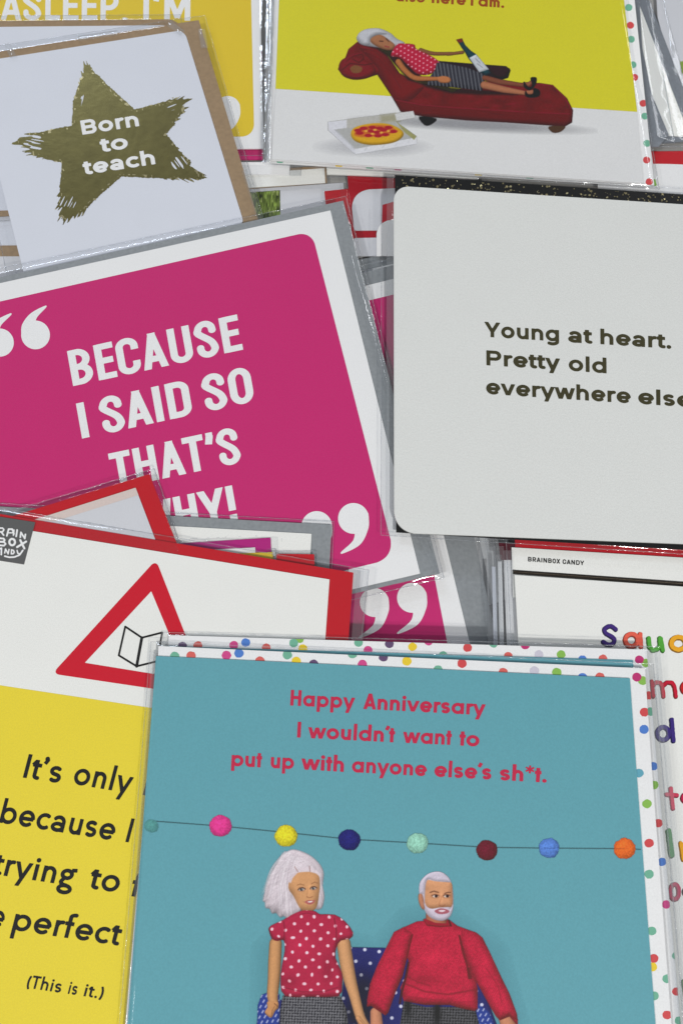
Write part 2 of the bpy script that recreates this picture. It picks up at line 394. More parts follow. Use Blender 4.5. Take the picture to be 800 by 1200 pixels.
        if ch in 'BPR':
            cw = c * .97; ym = .50 if ch == 'B' else .44
            r2 = (1 - h * .95 - ym) / 2; x1 = cw - h - (.02 if ch == 'B' else 0)
            up = [(h, ym), (x1 - r2, ym)] + arc(x1 - r2, ym + r2, r2, r2, -90, 90, 12) + [(h, ym + 2 * r2)]
            o = [[(h, 0), (h, 1)], up]
            if ch == 'B':
                r3 = (ym - h * .95) / 2
                o.append([(h, h * .95), (cw - h - r3, h * .95)] + arc(cw - h - r3, h * .95 + r3, r3, r3, -90, 90, 12) + [(h, ym)])
            if ch == 'R': o.append([(cw * .5, ym), (cw - h * .9, -.05)])
            return cw, o, (0, 1), D0, R
        return s.space, [], None, 0, 0
def strokefield(X, Y, strokes, w, clip):
    f = np.full(X.shape, -1e9); h = w / 2
    for s in strokes:
        if len(s) == 1:
            f = np.maximum(f, h * 1.18 - np.hypot(X - s[0][0], Y - s[0][1])); continue
        n = len(s)
        for i in range(n - 1):
            x0, y0 = s[i][:2]; x1, y1 = s[i + 1][:2]; ex, ey = x1 - x0, y1 - y0; l = math.hypot(ex, ey)
            if l < 1e-9: continue
            ex /= l; ey /= l
            al = (X - x0) * ex + (Y - y0) * ey; pe = np.abs((X - x0) * ey - (Y - y0) * ex)
            lo = al if i == 0 else al + h * .0
            f = np.maximum(f, np.minimum(h - pe, np.minimum(al, l - al)))
            if i > 0: f = np.maximum(f, h - np.hypot(X - x0, Y - y0))
        if n > 2 and abs(s[0][0] - s[-1][0]) + abs(s[0][1] - s[-1][1]) < 1e-6:
            f = np.maximum(f, h - np.hypot(X - s[0][0], Y - s[0][1]))
    if clip: f = np.minimum(f, np.minimum(Y - clip[0], clip[1] - Y))
    return f
GC = {}
def letters(name, text, font, a, b, up, z, mat, root, res=0.5, stretch=True):
    """one line of print: baseline from pixel a to pixel b, cap height vector up (pixels)"""
    pen = 0; items = []; prev = 0
    for k, ch in enumerate(text):
        wd, stn, cl, lb, rb = font.glyph(ch)
        if ch == ' ': pen += font.space; continue
        if items: pen += lb
        items.append((pen, ch, wd, stn, cl)); pen += wd
        last = pen; pen += rb
    total = last
    a = np.array(a, float); b = np.array(b, float); up = np.array(up, float); B = (b - a) / total
    sc = np.hypot(*up); step = res / sc
    VV = []; FF = []; n = 0
    for pen, ch, wd, stn, cl in items:
        key = (id(font), ch, round(step, 4))
        if key not in GC:
            U, V = np.meshgrid(np.arange(-.12, wd + .14, step), np.arange(font.desc - .06, font.asc + .06, step))
            GC[key] = march(strokefield(U, V, stn, font.w * (.52 if ch == '*' else 1), cl), U, V)
        vs, fs = GC[key]
        p = a + np.outer(vs[:, 0] + pen, B) + np.outer(vs[:, 1], up)
        VV.append(P(p[:, 0], p[:, 1], z)); FF += [[q + n for q in f] for f in fs]; n += len(vs)
    return mesh(name, np.vstack(VV), FF, mat, root)
GOTH = Font(w=.215, xh=.76, ow=.80, cw=.84, sb=.085, style='G', asc=1.04, desc=-.27, nw=.70, space=.30)
DIN = Font(w=.168, xh=.74, ow=.5, cw=.51, sb=.06, style='D', space=.22)
DINW = Font(w=.175, xh=.74, ow=.5, cw=.62, sb=.085, style='D', space=.22)
FUT = Font(w=.195, xh=.69, ow=.72, cw=.66, sb=.07, style='F', asc=1.06, desc=-.32, nw=.58, space=.28)
GILL = Font(w=.162, xh=.68, ow=.70, cw=.68, sb=.095, style='S', asc=1.05, desc=-.36, nw=.56, space=.28)
ARIAL = Font(w=.20, xh=.7, ow=.6, cw=.74, sb=.11, style='G', space=.3)

def quote(name, c, r, tip, z, mat, root, flip=False):
    """comma shaped quotation mark: blob centre, radius, tip of the tail (pixels)"""
    cx, cy = c; tx, ty = tip
    s = -1 if flip else 1
    p1 = (cx + s * r * .52, cy + s * r * .55)
    pts = cat([(cx + s * r * .38, cy - s * r * .1), p1, (cx + (tx - cx) * .25 + s * r * .42, cy + (ty - cy) * .68), (tx, ty)], 8, False)
    rad = list(np.interp(np.linspace(0, 1, len(pts)), [0, .33, .66, 1], [r * .62, r * .46, r * .27, r * .06]))
    def fn(U, V):
        a = r - np.hypot(U - cx, V - cy)
        return np.maximum(a, sdcaps(U, V, pts, rad)[0])
    x0 = min(cx - r, tx) - 3; x1 = max(cx + r, tx) + r; y0 = min(cy - r, ty) - 3; y1 = max(cy + r, ty) + 3
    return fieldpx(name, fn, (x0 - 4, y0 - 4, x1 + 4, y1 + 4), 0.7, z, mat, root)
def ringfield(outer, inner, r):
    return lambda U, V: np.minimum(sdpoly(U, V, rnd(outer, r)), -sdpoly(U, V, inner))

# ------------------------------------------------------------------ cellophane sleeve
def sleeve(root, quad, z, margin=(8, 8, 8, 8), drop=1.0, seed=1, fold=(), amp=1.0, lift=0.45, seams='lrtb', nn=70):
    """clear film round a card. quad: tl,tr,br,bl pixels; margin px between film edge and card (l,t,r,b)"""
    q = [np.array(p, float) for p in quad]
    tt = np.linspace(0, 1, nn) ; e = 1.0
    tt = 0.5 - 0.5 * np.cos(np.pi * (0.5 * tt + 0.5 * (0.5 - 0.5 * np.cos(np.pi * tt)))) if False else tt
    # denser rows near the edges
    tt = np.concatenate([np.linspace(0, .08, 14)[:-1], np.linspace(.08, .92, nn - 26), np.linspace(.92, 1, 14)[1:]])
    S, T = np.meshgrid(tt, tt)
    px = np.zeros(S.shape + (2,))
    for c, k in ((q[0], (1 - S) * (1 - T)), (q[1], S * (1 - T)), (q[2], S * T), (q[3], (1 - S) * T)):
        px += c[None, None, :] * k[..., None]
    wl = np.linalg.norm(q[1] - q[0]); hl = np.linalg.norm(q[3] - q[0])
    dl, dr, dt, db = S * wl / max(margin[0], 1), (1 - S) * wl / max(margin[2], 1), T * hl / max(margin[1], 1), (1 - T) * hl / max(margin[3], 1)
    e = np.clip(np.minimum(np.minimum(dl, dr), np.minimum(dt, db)), 0, 1)
    e = e * e * (3 - 2 * e)
    base = (z + lift * mm) - (1 - e) * drop * mm
    N1 = vnoise(px[..., 0] / 60, px[..., 1] / 75, seed) - .5
    N2 = vnoise(px[..., 0] / 11, px[..., 1] / 13, seed + 5) - .5
    zz = base + amp * mm * (0.30 * N1 + (0.03 + 0.45 * (1 - e)) * N2)
    zz = np.maximum(zz, np.where(e > .98, z + .12 * mm, -1))
    v = P(px[..., 0], px[..., 1], zz).reshape(-1, 3)
    n = len(tt); f = []
    for i in range(n - 1):
        for j in range(n - 1):
            f.append([i * n + j, (i + 1) * n + j, (i + 1) * n + j + 1, i * n + j + 1])
    mesh('cellophane_sleeve', v, f, FILM, root, True)
    rd = random.Random(seed)
    sides = dict(t=(q[0], q[1]), r=(q[1], q[2]), b=(q[3], q[2]), l=(q[0], q[3]))
    ze = z + lift * mm - drop * mm
    for k in seams:
        a, b = sides[k]; tube('sealed_edge', a, b, ze + .1 * mm, 0.085 * mm, SEAM, root, rd)
    for (a, b, c, d, lay) in fold:
        pts = [a, b, c, d]
        strip(pts, z + (lift + .08 + lay * .10) * mm, root, seed + lay)
    return
def tube(name, a, b, z, r, mat, root, rd, n=None, wob=1.0):
    a = np.array(a, float); b = np.array(b, float); L = np.linalg.norm(b - a); n = n or max(6, int(L / 5)); d = (b - a) / L
    nrm = np.array([-d[1], d[0]]); V = []; Fs = []; K = 6
    for i in range(n + 1):
        t = i / n; p = a + (b - a) * t + nrm * rd.uniform(-.16, .16) * wob
        c = P(p[0], p[1], z + rd.uniform(-.05, .06) * mm * wob); dw = P(*(p + nrm), z) - P(*p, z); dw /= np.linalg.norm(dw)
        rr = r * rd.uniform(.55, 1.25)
        for k in range(K):
            an = 2 * math.pi * k / K
            V.append(c + dw * math.cos(an) * rr * 1.8 + np.array([0, 0, 1]) * math.sin(an) * rr)
    for i in range(n):
        for k in range(K):
            Fs.append([i * K + k, i * K + (k + 1) % K, (i + 1) * K + (k + 1) % K, (i + 1) * K + k])
    return mesh(name, V, Fs, mat, root, True)
def strip(pts, z, root, seed, name='sleeve_fold', mat=None, nu=7, nv=40, amp=.22):
    """an arched strip of doubled film: corner pixels a,b (start), c,d (end) with a-d and b-c the long sides"""
    a, b, c, d = [np.array(p, float) for p in pts]
    V = []
    for j in range(nv + 1):
        t = j / nv; l = a + (d - a) * t; r = b + (c - b) * t
        for i in range(nu + 1):
            s = i / nu; p = l + (r - l) * s
            hgt = amp * mm * (math.sin(math.pi * s) * 1.4 + .9 * (mnoise.noise(Vector((p[0] * .11, p[1] * .045, seed * 3.1)))))
            V.append(P(p[0], p[1], z + max(0, hgt)))
    Fs = [[j * (nu + 1) + i, j * (nu + 1) + i + 1, (j + 1) * (nu + 1) + i + 1, (j + 1) * (nu + 1) + i] for j in range(nv) for i in range(nu)]
    return mesh(name, V, Fs, mat or FOLD, root, True)

def dots(root, lst, r, z, outline, name='polka_dot'):
    for n_, (x, y, k) in enumerate(lst):
        def fn(U, V):
            return np.minimum(r * (1 + .12 * (vnoise(U * .5, V * .5, int(x)) - .5)) - np.hypot((U - x) * .95, V - y), sdpoly(U, V, outline))
        U, V = np.meshgrid(np.arange(x - r - 1.5, x + r + 1.6, .6), np.arange(y + r + 1.5, y - r - 1.6, -.6))
        vs, fs = march(fn(U, V), U, V)
        if len(fs) > 2: mesh(name, P(vs[:, 0], vs[:, 1], z - n_ * .0012 * mm), fs, dotmat(k), root)

# ------------------------------------------------------------------ picture painter (flat printed photographs on cards)
class Pic:
    def __init__(s, x0, y0, x1, y1, step):
        s.x = np.arange(x0, x1, step); s.y = np.arange(y0, y1, step)
        s.X, s.Y = np.meshgrid(s.x, s.y); s.rgb = np.zeros(s.X.shape + (3,)); s.a = np.zeros(s.X.shape)
        s.step = step
    def put(s, cov, col):
        cov = np.clip(cov, 0, 1); col = np.asarray(col, float)
        if col.ndim == 1: col = np.broadcast_to(col, s.rgb.shape)
        na = cov + s.a * (1 - cov)
        s.rgb = np.where(na[..., None] > 1e-6, (col * cov[..., None] + s.rgb * (s.a * (1 - cov))[..., None]) / np.maximum(na, 1e-6)[..., None], s.rgb)
        s.a = na
    def poly(s, pts, col, fe=1.0, smooth=0, puff=0, lx=-.3, ly=-.6, op=1.0, tex=None, dark=.55, clip=None):
        if smooth: pts = cat(pts, smooth)
        sd = sdpoly(s.X, s.Y, pts); cov = (sd / fe + .5)
        if clip is not None: cov = np.minimum(cov, clip)
        c = np.broadcast_to(np.asarray(col, float), s.rgb.shape).copy()
        if puff: c *= s.puff(sd, puff, lx, ly, dark)[..., None]
        if tex is not None: c = tex(s.X, s.Y, c, sd)
        s.put(np.clip(cov, 0, 1) * op, np.clip(c, 0, 255)); return np.clip(cov, 0, 1)
    def puff(s, sd, R, lx, ly, dark):
        t = np.clip(sd / R, 0, 1); gy, gx = np.gradient(sd, s.step)
        k = (1 - t)
        return 1 - (1 - dark) * .45 * k ** 1.5 - (gx * lx + gy * ly) * -.28 * k * -1
    def limb(s, pts, rad, col, lx=-.4, ly=-.4, dark=.6, tex=None, n=0):
        if n:
            m = len(pts); pts = cat(pts, n, False); rad = np.interp(np.linspace(0, 1, len(pts)), np.linspace(0, 1, m), rad)
        sd, R, nx, ny = sdcaps(s.X, s.Y, pts, rad)
        ux = nx / np.maximum(R, .1); uy = ny / np.maximum(R, .1); k = np.hypot(ux, uy)
        sh = 1 - (1 - dark) * .75 * np.clip(k, 0, 1) ** 2.5 + (ux * lx + uy * ly) * .25
        c = np.asarray(col, float)[None, None, :] * sh[..., None]
        if tex is not None: c = tex(s.X, s.Y, c, sd)
        s.put(sd + .5, np.clip(c, 0, 255))
    def ell(s, cx, cy, rx, ry, col, soft=1.0, op=1.0, rot=0):
        c, q = math.cos(math.radians(rot)), math.sin(math.radians(rot))
        u = ((s.X - cx) * c + (s.Y - cy) * q) / rx; v = (-(s.X - cx) * q + (s.Y - cy) * c) / ry
        d = (1 - np.hypot(u, v)) * min(rx, ry)
        s.put(np.clip(d / soft + .5, 0, 1) * op, col)
    def shade(s, cx, cy, rx, ry, k, rot=0):
        """soft darker or lighter patch of the pictured thing"""
        c, q = math.cos(math.radians(rot)), math.sin(math.radians(rot))
        u = ((s.X - cx) * c + (s.Y - cy) * q) / rx; v = (-(s.X - cx) * q + (s.Y - cy) * c) / ry
        g = np.exp(-(u * u + v * v) * 1.4)
        s.rgb = np.clip(s.rgb * (1 + (k - 1) * g)[..., None], 0, 255)
    def line(s, pts, wd, col, op=1.0):
        xs = [p[0] for p in pts]; ys = [p[1] for p in pts]
        i0, i1 = np.searchsorted(s.x, [min(xs) - wd - 2, max(xs) + wd + 2]); j0, j1 = np.searchsorted(s.y, [min(ys) - wd - 2, max(ys) + wd + 2])
        if i1 <= i0 or j1 <= j0: return
        q = (slice(j0, j1), slice(i0, i1)); X, Y = s.X[q], s.Y[q]
        cov = np.clip(sdcaps(X, Y, pts, [wd / 2] * len(pts))[0] + .5, 0, 1) * op
        a = s.a[q]; na = cov + a * (1 - cov)
        s.rgb[q] = np.where(na[..., None] > 1e-6, (np.asarray(col, float) * cov[..., None] + s.rgb[q] * (a * (1 - cov))[..., None]) / np.maximum(na, 1e-6)[..., None], s.rgb[q])
        s.a[q] = na
    def build(s, name, z, root):
        keep = s.a > 0.03
        kc = keep[:-1, :-1] | keep[1:, :-1] | keep[:-1, 1:] | keep[1:, 1:]
        H, W = s.a.shape; idx = np.arange(H * W).reshape(H, W)
        f = np.stack([idx[1:, :-1][kc], idx[1:, 1:][kc], idx[:-1, 1:][kc], idx[:-1, :-1][kc]], -1)
        used = np.unique(f); mp = -np.ones(H * W, int); mp[used] = np.arange(len(used)); f = mp[f]
        v = P(s.X.ravel()[used], s.Y.ravel()[used], z)
        o = mesh(name, v, f, M_pic, root)
        g = vnoise(s.X / .9, s.Y / .9, 3) - .5
        rgb = np.clip(s.rgb * (1 + .07 * g[..., None]), 0, 255)
        c = np.concatenate([alb(rgb).reshape(-1, 3)[used], s.a.reshape(-1, 1)[used]], 1).astype(np.float32)
        at = o.data.color_attributes.new('Col', 'FLOAT_COLOR', 'POINT'); at.data.foreach_set('color', c.ravel())
        return o
def dottex(dx, dy, r, ang, col, wob=0.0, jit=.12):
    ca, sa = math.cos(math.radians(ang)), math.sin(math.radians(ang))
    def t(X, Y, c, sd):
        wx = X + wob * (vnoise(X / 12, Y / 12, 8) - .5); wy = Y + wob * (vnoise(X / 12, Y / 12, 9) - .5)
        u = (wx * ca + wy * sa) / dx; v = (-wx * sa + wy * ca) / dy
        row = np.floor(v); u = u + (row % 2) * .5
        d = np.hypot((u - np.floor(u) - .5) * dx, (v - row - .5) * dy)
        k = np.clip(r - d + .5, 0, 1)[..., None]
        return c * (1 - k) + np.asarray(col, float) * k * (c.mean(-1, keepdims=True) / max(1e-3, float(np.mean(c)))).clip(.7, 1.15)
    return t
def knit(X, Y, c, sd):
    k = 1 + .16 * np.sin(X * 2.9 + Y * 1.1) * np.sin(Y * 2.6) + .20 * (vnoise(X / 1.2, Y / 1.2, 4) - .5) + .10 * (vnoise(X / 9, Y / 9, 6) - .5)
    return c * k[..., None]
def hound(X, Y, c, sd):
    p = 3.3; u = (X + Y * .05) / p; v = (Y - X * .03) / p; fu = u - np.floor(u); fv = v - np.floor(v)
    a = (fu < .5); b = (fv < .5); dg = ((fu + fv) * 2 % 1) < .5
    on = np.where(a & b, 1, np.where(a != b, dg, 0)).astype(float)
    k = (on + .15 * (vnoise(X, Y, 7) - .5))[..., None]
    return c * (1 - k) + np.array((122, 121, 126.)) * k * (c.mean(-1, keepdims=True) / 40).clip(.4, 1.1)


# ------------------------------------------------------------------ the table
tb = mesh('table_top', [(-.7, -.6, -.0004), (.7, -.6, -.0004), (.7, .8, -.0004), (-.7, .8, -.0004), (-.7, -.6, -.03), (.7, -.6, -.03), (.7, .8, -.03), (-.7, .8, -.03)],
          [[0, 1, 2, 3], [7, 6, 5, 4], [0, 4, 5, 1], [1, 5, 6, 2], [2, 6, 7, 3], [3, 7, 4, 0]], M_table)
tb['kind'] = 'structure'
pz = .05 * mm; tz = .09 * mm

# ------------------------------------------------------------------ lowest layer: cards that show only in the gaps
def plain(label, z, pieces, sl=None, px=None, **kw):
    """a small visible card: pieces = (part name, outline, height offset mm, thickness mm, material)"""
    px = px or pieces[0][1][0]; kw.setdefault('seams', 'tr')
    r = card('greeting_card', label, px, z)
    for nm, pts, dz, th, m in pieces: sheet(nm, pts, z + dz * mm, th * mm, m, r)
    if sl: sleeve(r, sl, z, **kw)
    return r
# grey envelope magenta card under the pile, lower right of the big magenta card
r = plain('magenta card edge with grey bands between the big magenta card and the white board card', 1.4 * mm,
      [('envelope', [(300, 330), (520, 283), (640, 700), (420, 760)], -.1, .4, M_grey), ('card_sheet', [(300, 343), (500, 301), (600, 700), (420, 760)], .2, .3, M_white)],
      sl=[(292, 322), (528, 274), (650, 706), (412, 770)], margin=(8, 8, 8, 8), seed=3, seams='', amp=.5)
zc = 4.4 * mm
r = card('greeting_card', 'magenta card showing two white closing quotation marks just above the teal cards', (430, 740), zc)
sheet('envelope', [(250, 365), (540, 290), (549, 600), (583, 757), (600, 850), (250, 930)], zc - .3 * mm, .5 * mm, M_grey, r)
sheet('card_sheet', [(250, 379), (500, 317), (513, 600), (551, 757), (572, 850), (250, 910)], zc, .3 * mm, M_white, r)
flat('printed_panel', rnd([(270, 391), (478, 341), (494, 600), (524, 755), (536, 830), (270, 880)], 8), zc + pz, M_pink, r)
quote('quotation_mark', (482.5, 700.5), 17.5, (466, 742), zc + tz, M_textwhite, r)
quote('quotation_mark', (438.5, 706), 17, (421, 747), zc + tz, M_textwhite, r)
sleeve(r, [(240, 358), (548, 280), (598, 850), (240, 940)], zc, margin=(8, 8, 10, 8), seed=4, fold=[((556, 600), (566, 600), (590, 780), (574, 780), 0), ((564, 610), (578, 610), (600, 780), (590, 780), 2)])
# glimpses between the two upper cards
plain('card with a printed photograph of green grass, in the gap below the mustard card', 0.8 * mm,
      [('card_sheet', [(230, 226), (402, 214), (412, 300), (240, 310)], 0, .4, M_pale)], sl=[(222, 220), (410, 206), (420, 308), (232, 318)], seed=7)
gr = bpy.context.scene.objects[-1].parent if False else [o for o in COL.objects if o.get('label', '').startswith('card with a printed photograph of green')][0]
pc = Pic(250, 222, 329, 300, .7)
pc.poly([(252, 228), (328, 223), (330, 290), (254, 296)], (96, 112, 52), fe=.6)
k = vnoise(pc.X / 1.3, pc.Y / 5, 2) * .9 + vnoise(pc.X / 5, pc.Y / 5, 3) * .5
pc.rgb *= (.35 + k)[..., None]
pc.put(((vnoise(pc.X / 1.1, pc.Y / 4, 12) > .8) & (pc.a > .5)) * .6, (190, 200, 130))
pc.build('printed_picture', .8 * mm + pz, gr)
plain('white card with a thin brown envelope edge, second strip below the mustard card', 1.5 * mm,
      [('envelope', [(250, 203), (382, 194), (383, 214), (255, 223.5)], -.1, .4, M_kraft), ('card_sheet', [(253, 206), (380, 197), (381, 214), (258, 222)], .25, .3, M_cream)],
      sl=[(244, 195), (404, 182), (408, 219), (250, 229)], seed=8)
plain('plain white card strip under clear film, directly below the mustard card', 2.3 * mm,
      [('card_sheet', [(240, 190), (340, 190), (339, 204.5), (245, 204)], 0, .5, M_white)],
      sl=[(232, 189), (354, 189), (352, 206), (236, 208)], seed=9, margin=(8, 8, 12, 5), fold=[((340, 160), (351, 160), (352, 206), (339, 206), 1)])
plain('off white card strip under the lounging lady card, above the red envelope', 2.0 * mm,
      [('card_sheet', [(381, 170), (560, 182), (560, 210), (383, 204)], 0, .5, M_cream)], sl=[(372, 160), (570, 172), (566, 216), (375, 208)], seed=10)
z5 = 1.6 * mm
r = card('greeting_card', 'red card with white rounded shapes, right of the top corner of the magenta card', (430, 240), z5)
sheet('envelope', [(407, 206), (560, 214), (560, 300), (414, 298)], z5 - .2 * mm, .4 * mm, paper('dark red envelope paper', (160, 32, 44)), r)
sheet('card_sheet', rnd([(410, 223), (560, 216), (560, 269), (415, 270)], [22, 0, 0, 2]), z5 + .15 * mm, .3 * mm, M_pale, r)
sheet('card_sheet', rnd([(414, 279), (560, 276), (560, 300), (417, 300)], [2, 0, 0, 0]), z5 + .15 * mm, .3 * mm, M_pale, r)
flat('printed_shape', [(448, 240), (462, 236), (462, 262), (447, 264)], z5 + .2 * mm, M_redp, r)
sheet('paper_tab', rnd([(441, 260), (480, 255), (480, 300), (441, 300)], [14, 0, 0, 0]), z5 + .5 * mm, .2 * mm, M_white, r)
sleeve(r, [(396, 196), (570, 204), (570, 306), (405, 306)], z5, seed=11, amp=.6, seams='t')
plain('small red card corner poking out left of the red card with white shapes', 1.0 * mm,
      [('card_sheet', [(380, 224), (409, 221), (413, 262), (384, 262)], 0, .4, M_red)], sl=[(372, 218), (414, 214), (418, 268), (378, 268)], seed=12, nn=50)
# left edge, below the star card
plain('white card with two thin brown envelope lines at the left edge, under the star card', 3.0 * mm,
      [('envelope', [(-90, 180), (30, 180), (34, 300), (-90, 300)], -.2, .3, M_kraft), ('card_sheet', [(-90, 170), (28, 170), (32, 287), (-90, 288)], .1, .3, M_cool),
       ('envelope', [(-90, 290), (36, 291), (38, 316), (-90, 316)], -.5, .3, M_kraft), ('card_sheet', [(-90, 299), (38, 300), (40, 340), (-90, 340)], -.35, .3, M_pale)],
      px=(10, 300), sl=[(-98, 160), (38, 160), (46, 345), (-98, 345)], seed=13)
# magenta edge card under the mustard one
plain('magenta card whose bottom strip shows under the mustard card', 1.9 * mm,
      [('card_sheet', [(-60, 60), (307, 60), (308, 187), (-60, 189)], 0, .4, M_pink)], px=(294, 182), sl=[(-68, 50), (314, 50), (316, 193), (-68, 196)], seed=14)

# ------------------------------------------------------------------ mustard quotation card, top left
za = 3.2 * mm
r = card('greeting_card', 'mustard yellow card with large white capitals reading ASLEEP, top left corner behind the star card', (296, 160), za)
sheet('card_sheet', [(-120, -160), (301, -160), (309, 174), (-120, 178)], za, .4 * mm, M_white, r)
flat('printed_panel', rnd([(-110, -140), (291, -140), (298, 160), (-110, 162)], 14), za + pz, M_mustard, r)
letters('lettering', 'ASLEEP,', DINW, (1, 23.2), (150, 23.8), (.4, -33), za + tz, M_textwhite, r)
letters('lettering', "I'M", DINW, (168, 23.8), (223, 24.3), (.4, -33), za + tz, M_textwhite, r)
quote('quotation_mark', (267, 127), 14.5, (252, 158), za + tz, M_textwhite, r)
sleeve(r, [(-130, -170), (316, -170), (318, 182), (-130, 186)], za, margin=(8, 8, 9, 8), seed=15, fold=[((303, -100), (312, -100), (314, 176), (306, 176), 0)])

# ------------------------------------------------------------------ top right cards
ze = 2.6 * mm
plain('white card with a small green mark in clear film at the top right corner', 1.2 * mm,
      [('card_sheet', [(762, -120), (900, -120), (900, 140), (800, 140), (770, 20)], 0, .5, M_pale), ('printed_shape', [(796, 72), (812, 71), (812, 84), (798, 86)], .08, .05, paper('green print', (128, 150, 70)))],
      sl=[(752, -130), (910, -130), (910, 150), (796, 150)], seed=17, px=(790, 20))
r = card('greeting_card', 'white card in slate grey envelope slanting down behind the polka dot edge, top right', (780, 120), ze)
M_slate = paper('slate grey envelope paper', (118, 123, 130), rough=0.35, mott=.1, bump=.5, scale=900)
sheet('envelope', [(640, -140), (722, -140), (760, 0), (803, 110), (815, 165), (700, 172), (640, 160)], ze - .3 * mm, .4 * mm, M_slate, r)
sheet('card_sheet', [(640, -140), (700, -140), (748, 4), (800, 140), (803, 160), (640, 150)], ze, .3 * mm, M_cream, r)
sleeve(r, [(630, -150), (736, -150), (822, 172), (630, 172)], ze, seed=18, margin=(8, 8, 16, 8), amp=.7)
r = card('clear_sleeve', 'crumpled grey backed clear sleeve corner beside the polka dot edge, top right', (775, 165), 3.6 * mm, cat='card sleeve', group='-')
sheet('backing', [(700, -100), (743, -100), (752, 56), (763, 110), (783, 158), (771, 172), (700, 172)], 3.3 * mm, .3 * mm, M_slate, r)
sleeve(r, [(690, -110), (744, -110), (790, 168), (690, 176)], 3.4 * mm, seed=19, margin=(4, 4, 12, 10), amp=.9)
plain('white card with rounded corner on a red envelope, right edge under the polka dot border', 1.8 * mm,
      [('envelope', [(700, 178), (900, 176), (900, 250), (700, 250)], -.2, .4, M_red), ('card_sheet', rnd([(700, 192), (788, 192), (900, 199), (900, 260), (700, 260)], [0, 18, 0, 0, 0]), .15, .3, M_white)],
      sl=[(690, 172), (910, 170), (910, 262), (690, 262)], seed=20, px=(785, 200))

# ------------------------------------------------------------------ two kraft cards, the upper with the gold star
zb = 4.6 * mm
r = card('greeting_card', 'plain white card in brown envelope, its top edge above the star card', (60, 30), zb)
sheet('envelope', rnd([(-150, 26), (200, 22.5), (209, 27), (230, 240), (-120, 260)], [0, 3, 3, 0, 0]), zb - .3 * mm, .4 * mm, M_kraft, r)
sheet('card_sheet', rnd([(-150, 33), (196, 29.5), (215, 240), (-120, 250)], 4), zb, .3 * mm, M_cool, r)
sleeve(r, [(-160, 20), (212, 17), (236, 246), (-130, 266)], zb, seed=21, margin=(6, 5, 5, 6), amp=1.3)
zb = 6.4 * mm
r = card('greeting_card', 'white card in brown envelope with a brushed gold star reading Born to teach', (140, 170), zb)
sheet('envelope', [(-26, 64.5), (233, 23.5), (304, 262), (40, 350)], zb - .35 * mm, .5 * mm, M_kraft, r)
sheet('card_sheet', rnd([(-34, 74), (216, 35), (286, 262), (32, 335)], [6, 9, 6, 6]), zb, .35 * mm, M_cool, r)
STAR = [(100, 73), (128, 101), (158, 128), (190, 120), (214, 112), (223, 117), (211, 137), (195, 157), (216, 182), (239, 209), (228, 212), (185, 209), (143, 207), (118, 228), (92, 254), (75, 260), (68, 250), (70, 220), (73, 191), (45, 184), (17, 169), (24, 160), (55, 153), (84, 147), (86, 118), (95, 92)]
def starfield(U, V):
    sd = sdpoly(U, V, STAR)
    cx, cy = 128, 166; dx = U - cx; dy = V - cy; R = np.hypot(dx, dy); an = np.arctan2(dy, dx)
    brist = (vnoise(an * 42, R / 40, 1) - .5) + .7 * (vnoise(an * 90, R / 26, 2) - .5)
    f = sd + brist * np.clip((R - 72) / 16, 0, 1.6) ** 1.3 * 5.5 + (vnoise(U / 1.4, V / 1.4, 3) - .5) * 1.2
    # dry brush scratches
    for (mx, my, ax, ay, th, sd_) in ((40, 168, .98, .17, .50, 11), (80, 238, -.45, .89, .56, 12), (205, 124, .93, -.36, .56, 13)):
        mk = np.exp(-(((U - mx) / 17) ** 2 + ((V - my) / 13) ** 2))
        f = np.minimum(f, 1.2 - 30 * np.clip(vnoise((-dx * ay + dy * ax) / 1.25, (dx * ax + dy * ay) / 20, sd_) * mk - th, 0, 1))
    s1 = vnoise((dx * .80 - dy * .60) / 1.3, (dx * .60 + dy * .80) / 22, 5)
    m1 = np.exp(-(((U - 213) / 15) ** 2 + ((V - 190) / 15) ** 2))
    f = np.minimum(f, 1.2 - 4.5 * np.clip(s1 * m1 - .40, 0, 1) * 6)
    s2 = vnoise((dx * .97 + dy * .22) / 1.2, (-dx * .22 + dy * .97) / 9, 6)
    m2 = np.exp(-(((U - 95) / 7) ** 2 + ((V - 118) / 18) ** 2))
    f = np.minimum(f, 1.2 - 4.5 * np.clip(s2 * m2 - .62, 0, 1) * 9)
    return f
fieldpx('gold_star', starfield, (12, 62, 248, 268), .5, zb + pz, M_gold, r)
def starrim(U, V):
    f = starfield(U, V); n = vnoise(U / 2.2, V / 2.2, 31)
    return np.minimum(np.minimum(.9 - np.abs(f - .5), (n - .74) * 5), 3.5 - sdpoly(U, V, STAR))
fieldpx('bright_foil_fleck', starrim, (12, 62, 248, 268), .5, zb + pz + .02 * mm, M_spark, r)['kind'] = 'stuff'
letters('lettering', 'Born', GOTH, (97, 158), (163.5, 147.6), (-3.0, -16.6), zb + tz, M_textwhite, r)
letters('lettering', 'to', GOTH, (119, 178.6), (151, 173.6), (-3.0, -16.6), zb + tz, M_textwhite, r)
letters('lettering', 'teach', GOTH, (99, 205), (182.5, 192.2), (-3.0, -16.6), zb + tz, M_textwhite, r)
sleeve(r, [(-46, 60), (240, 18), (312, 268), (16, 358)], zb, seed=22, margin=(7, 6, 8, 8), amp=1.5, fold=[((283, 200), (290, 198), (309, 262), (303, 262), 0)])

# crumpled bits of film that catch the lamps
for q, (a, b, c, d) in enumerate([((92, 42), (92, 48), (138, 41), (138, 35)), ((5, 51), (12, 50), (20, 66), (12, 68)), ((196, 30), (200, 24), (216, 36), (212, 42)), ((232, 34), (240, 34), (244, 56), (236, 56))]):
    strip([a, b, c, d], zb + .45 * mm, r, 60 + q, 'film_crease', CREASE, nu=8, nv=14, amp=.34)

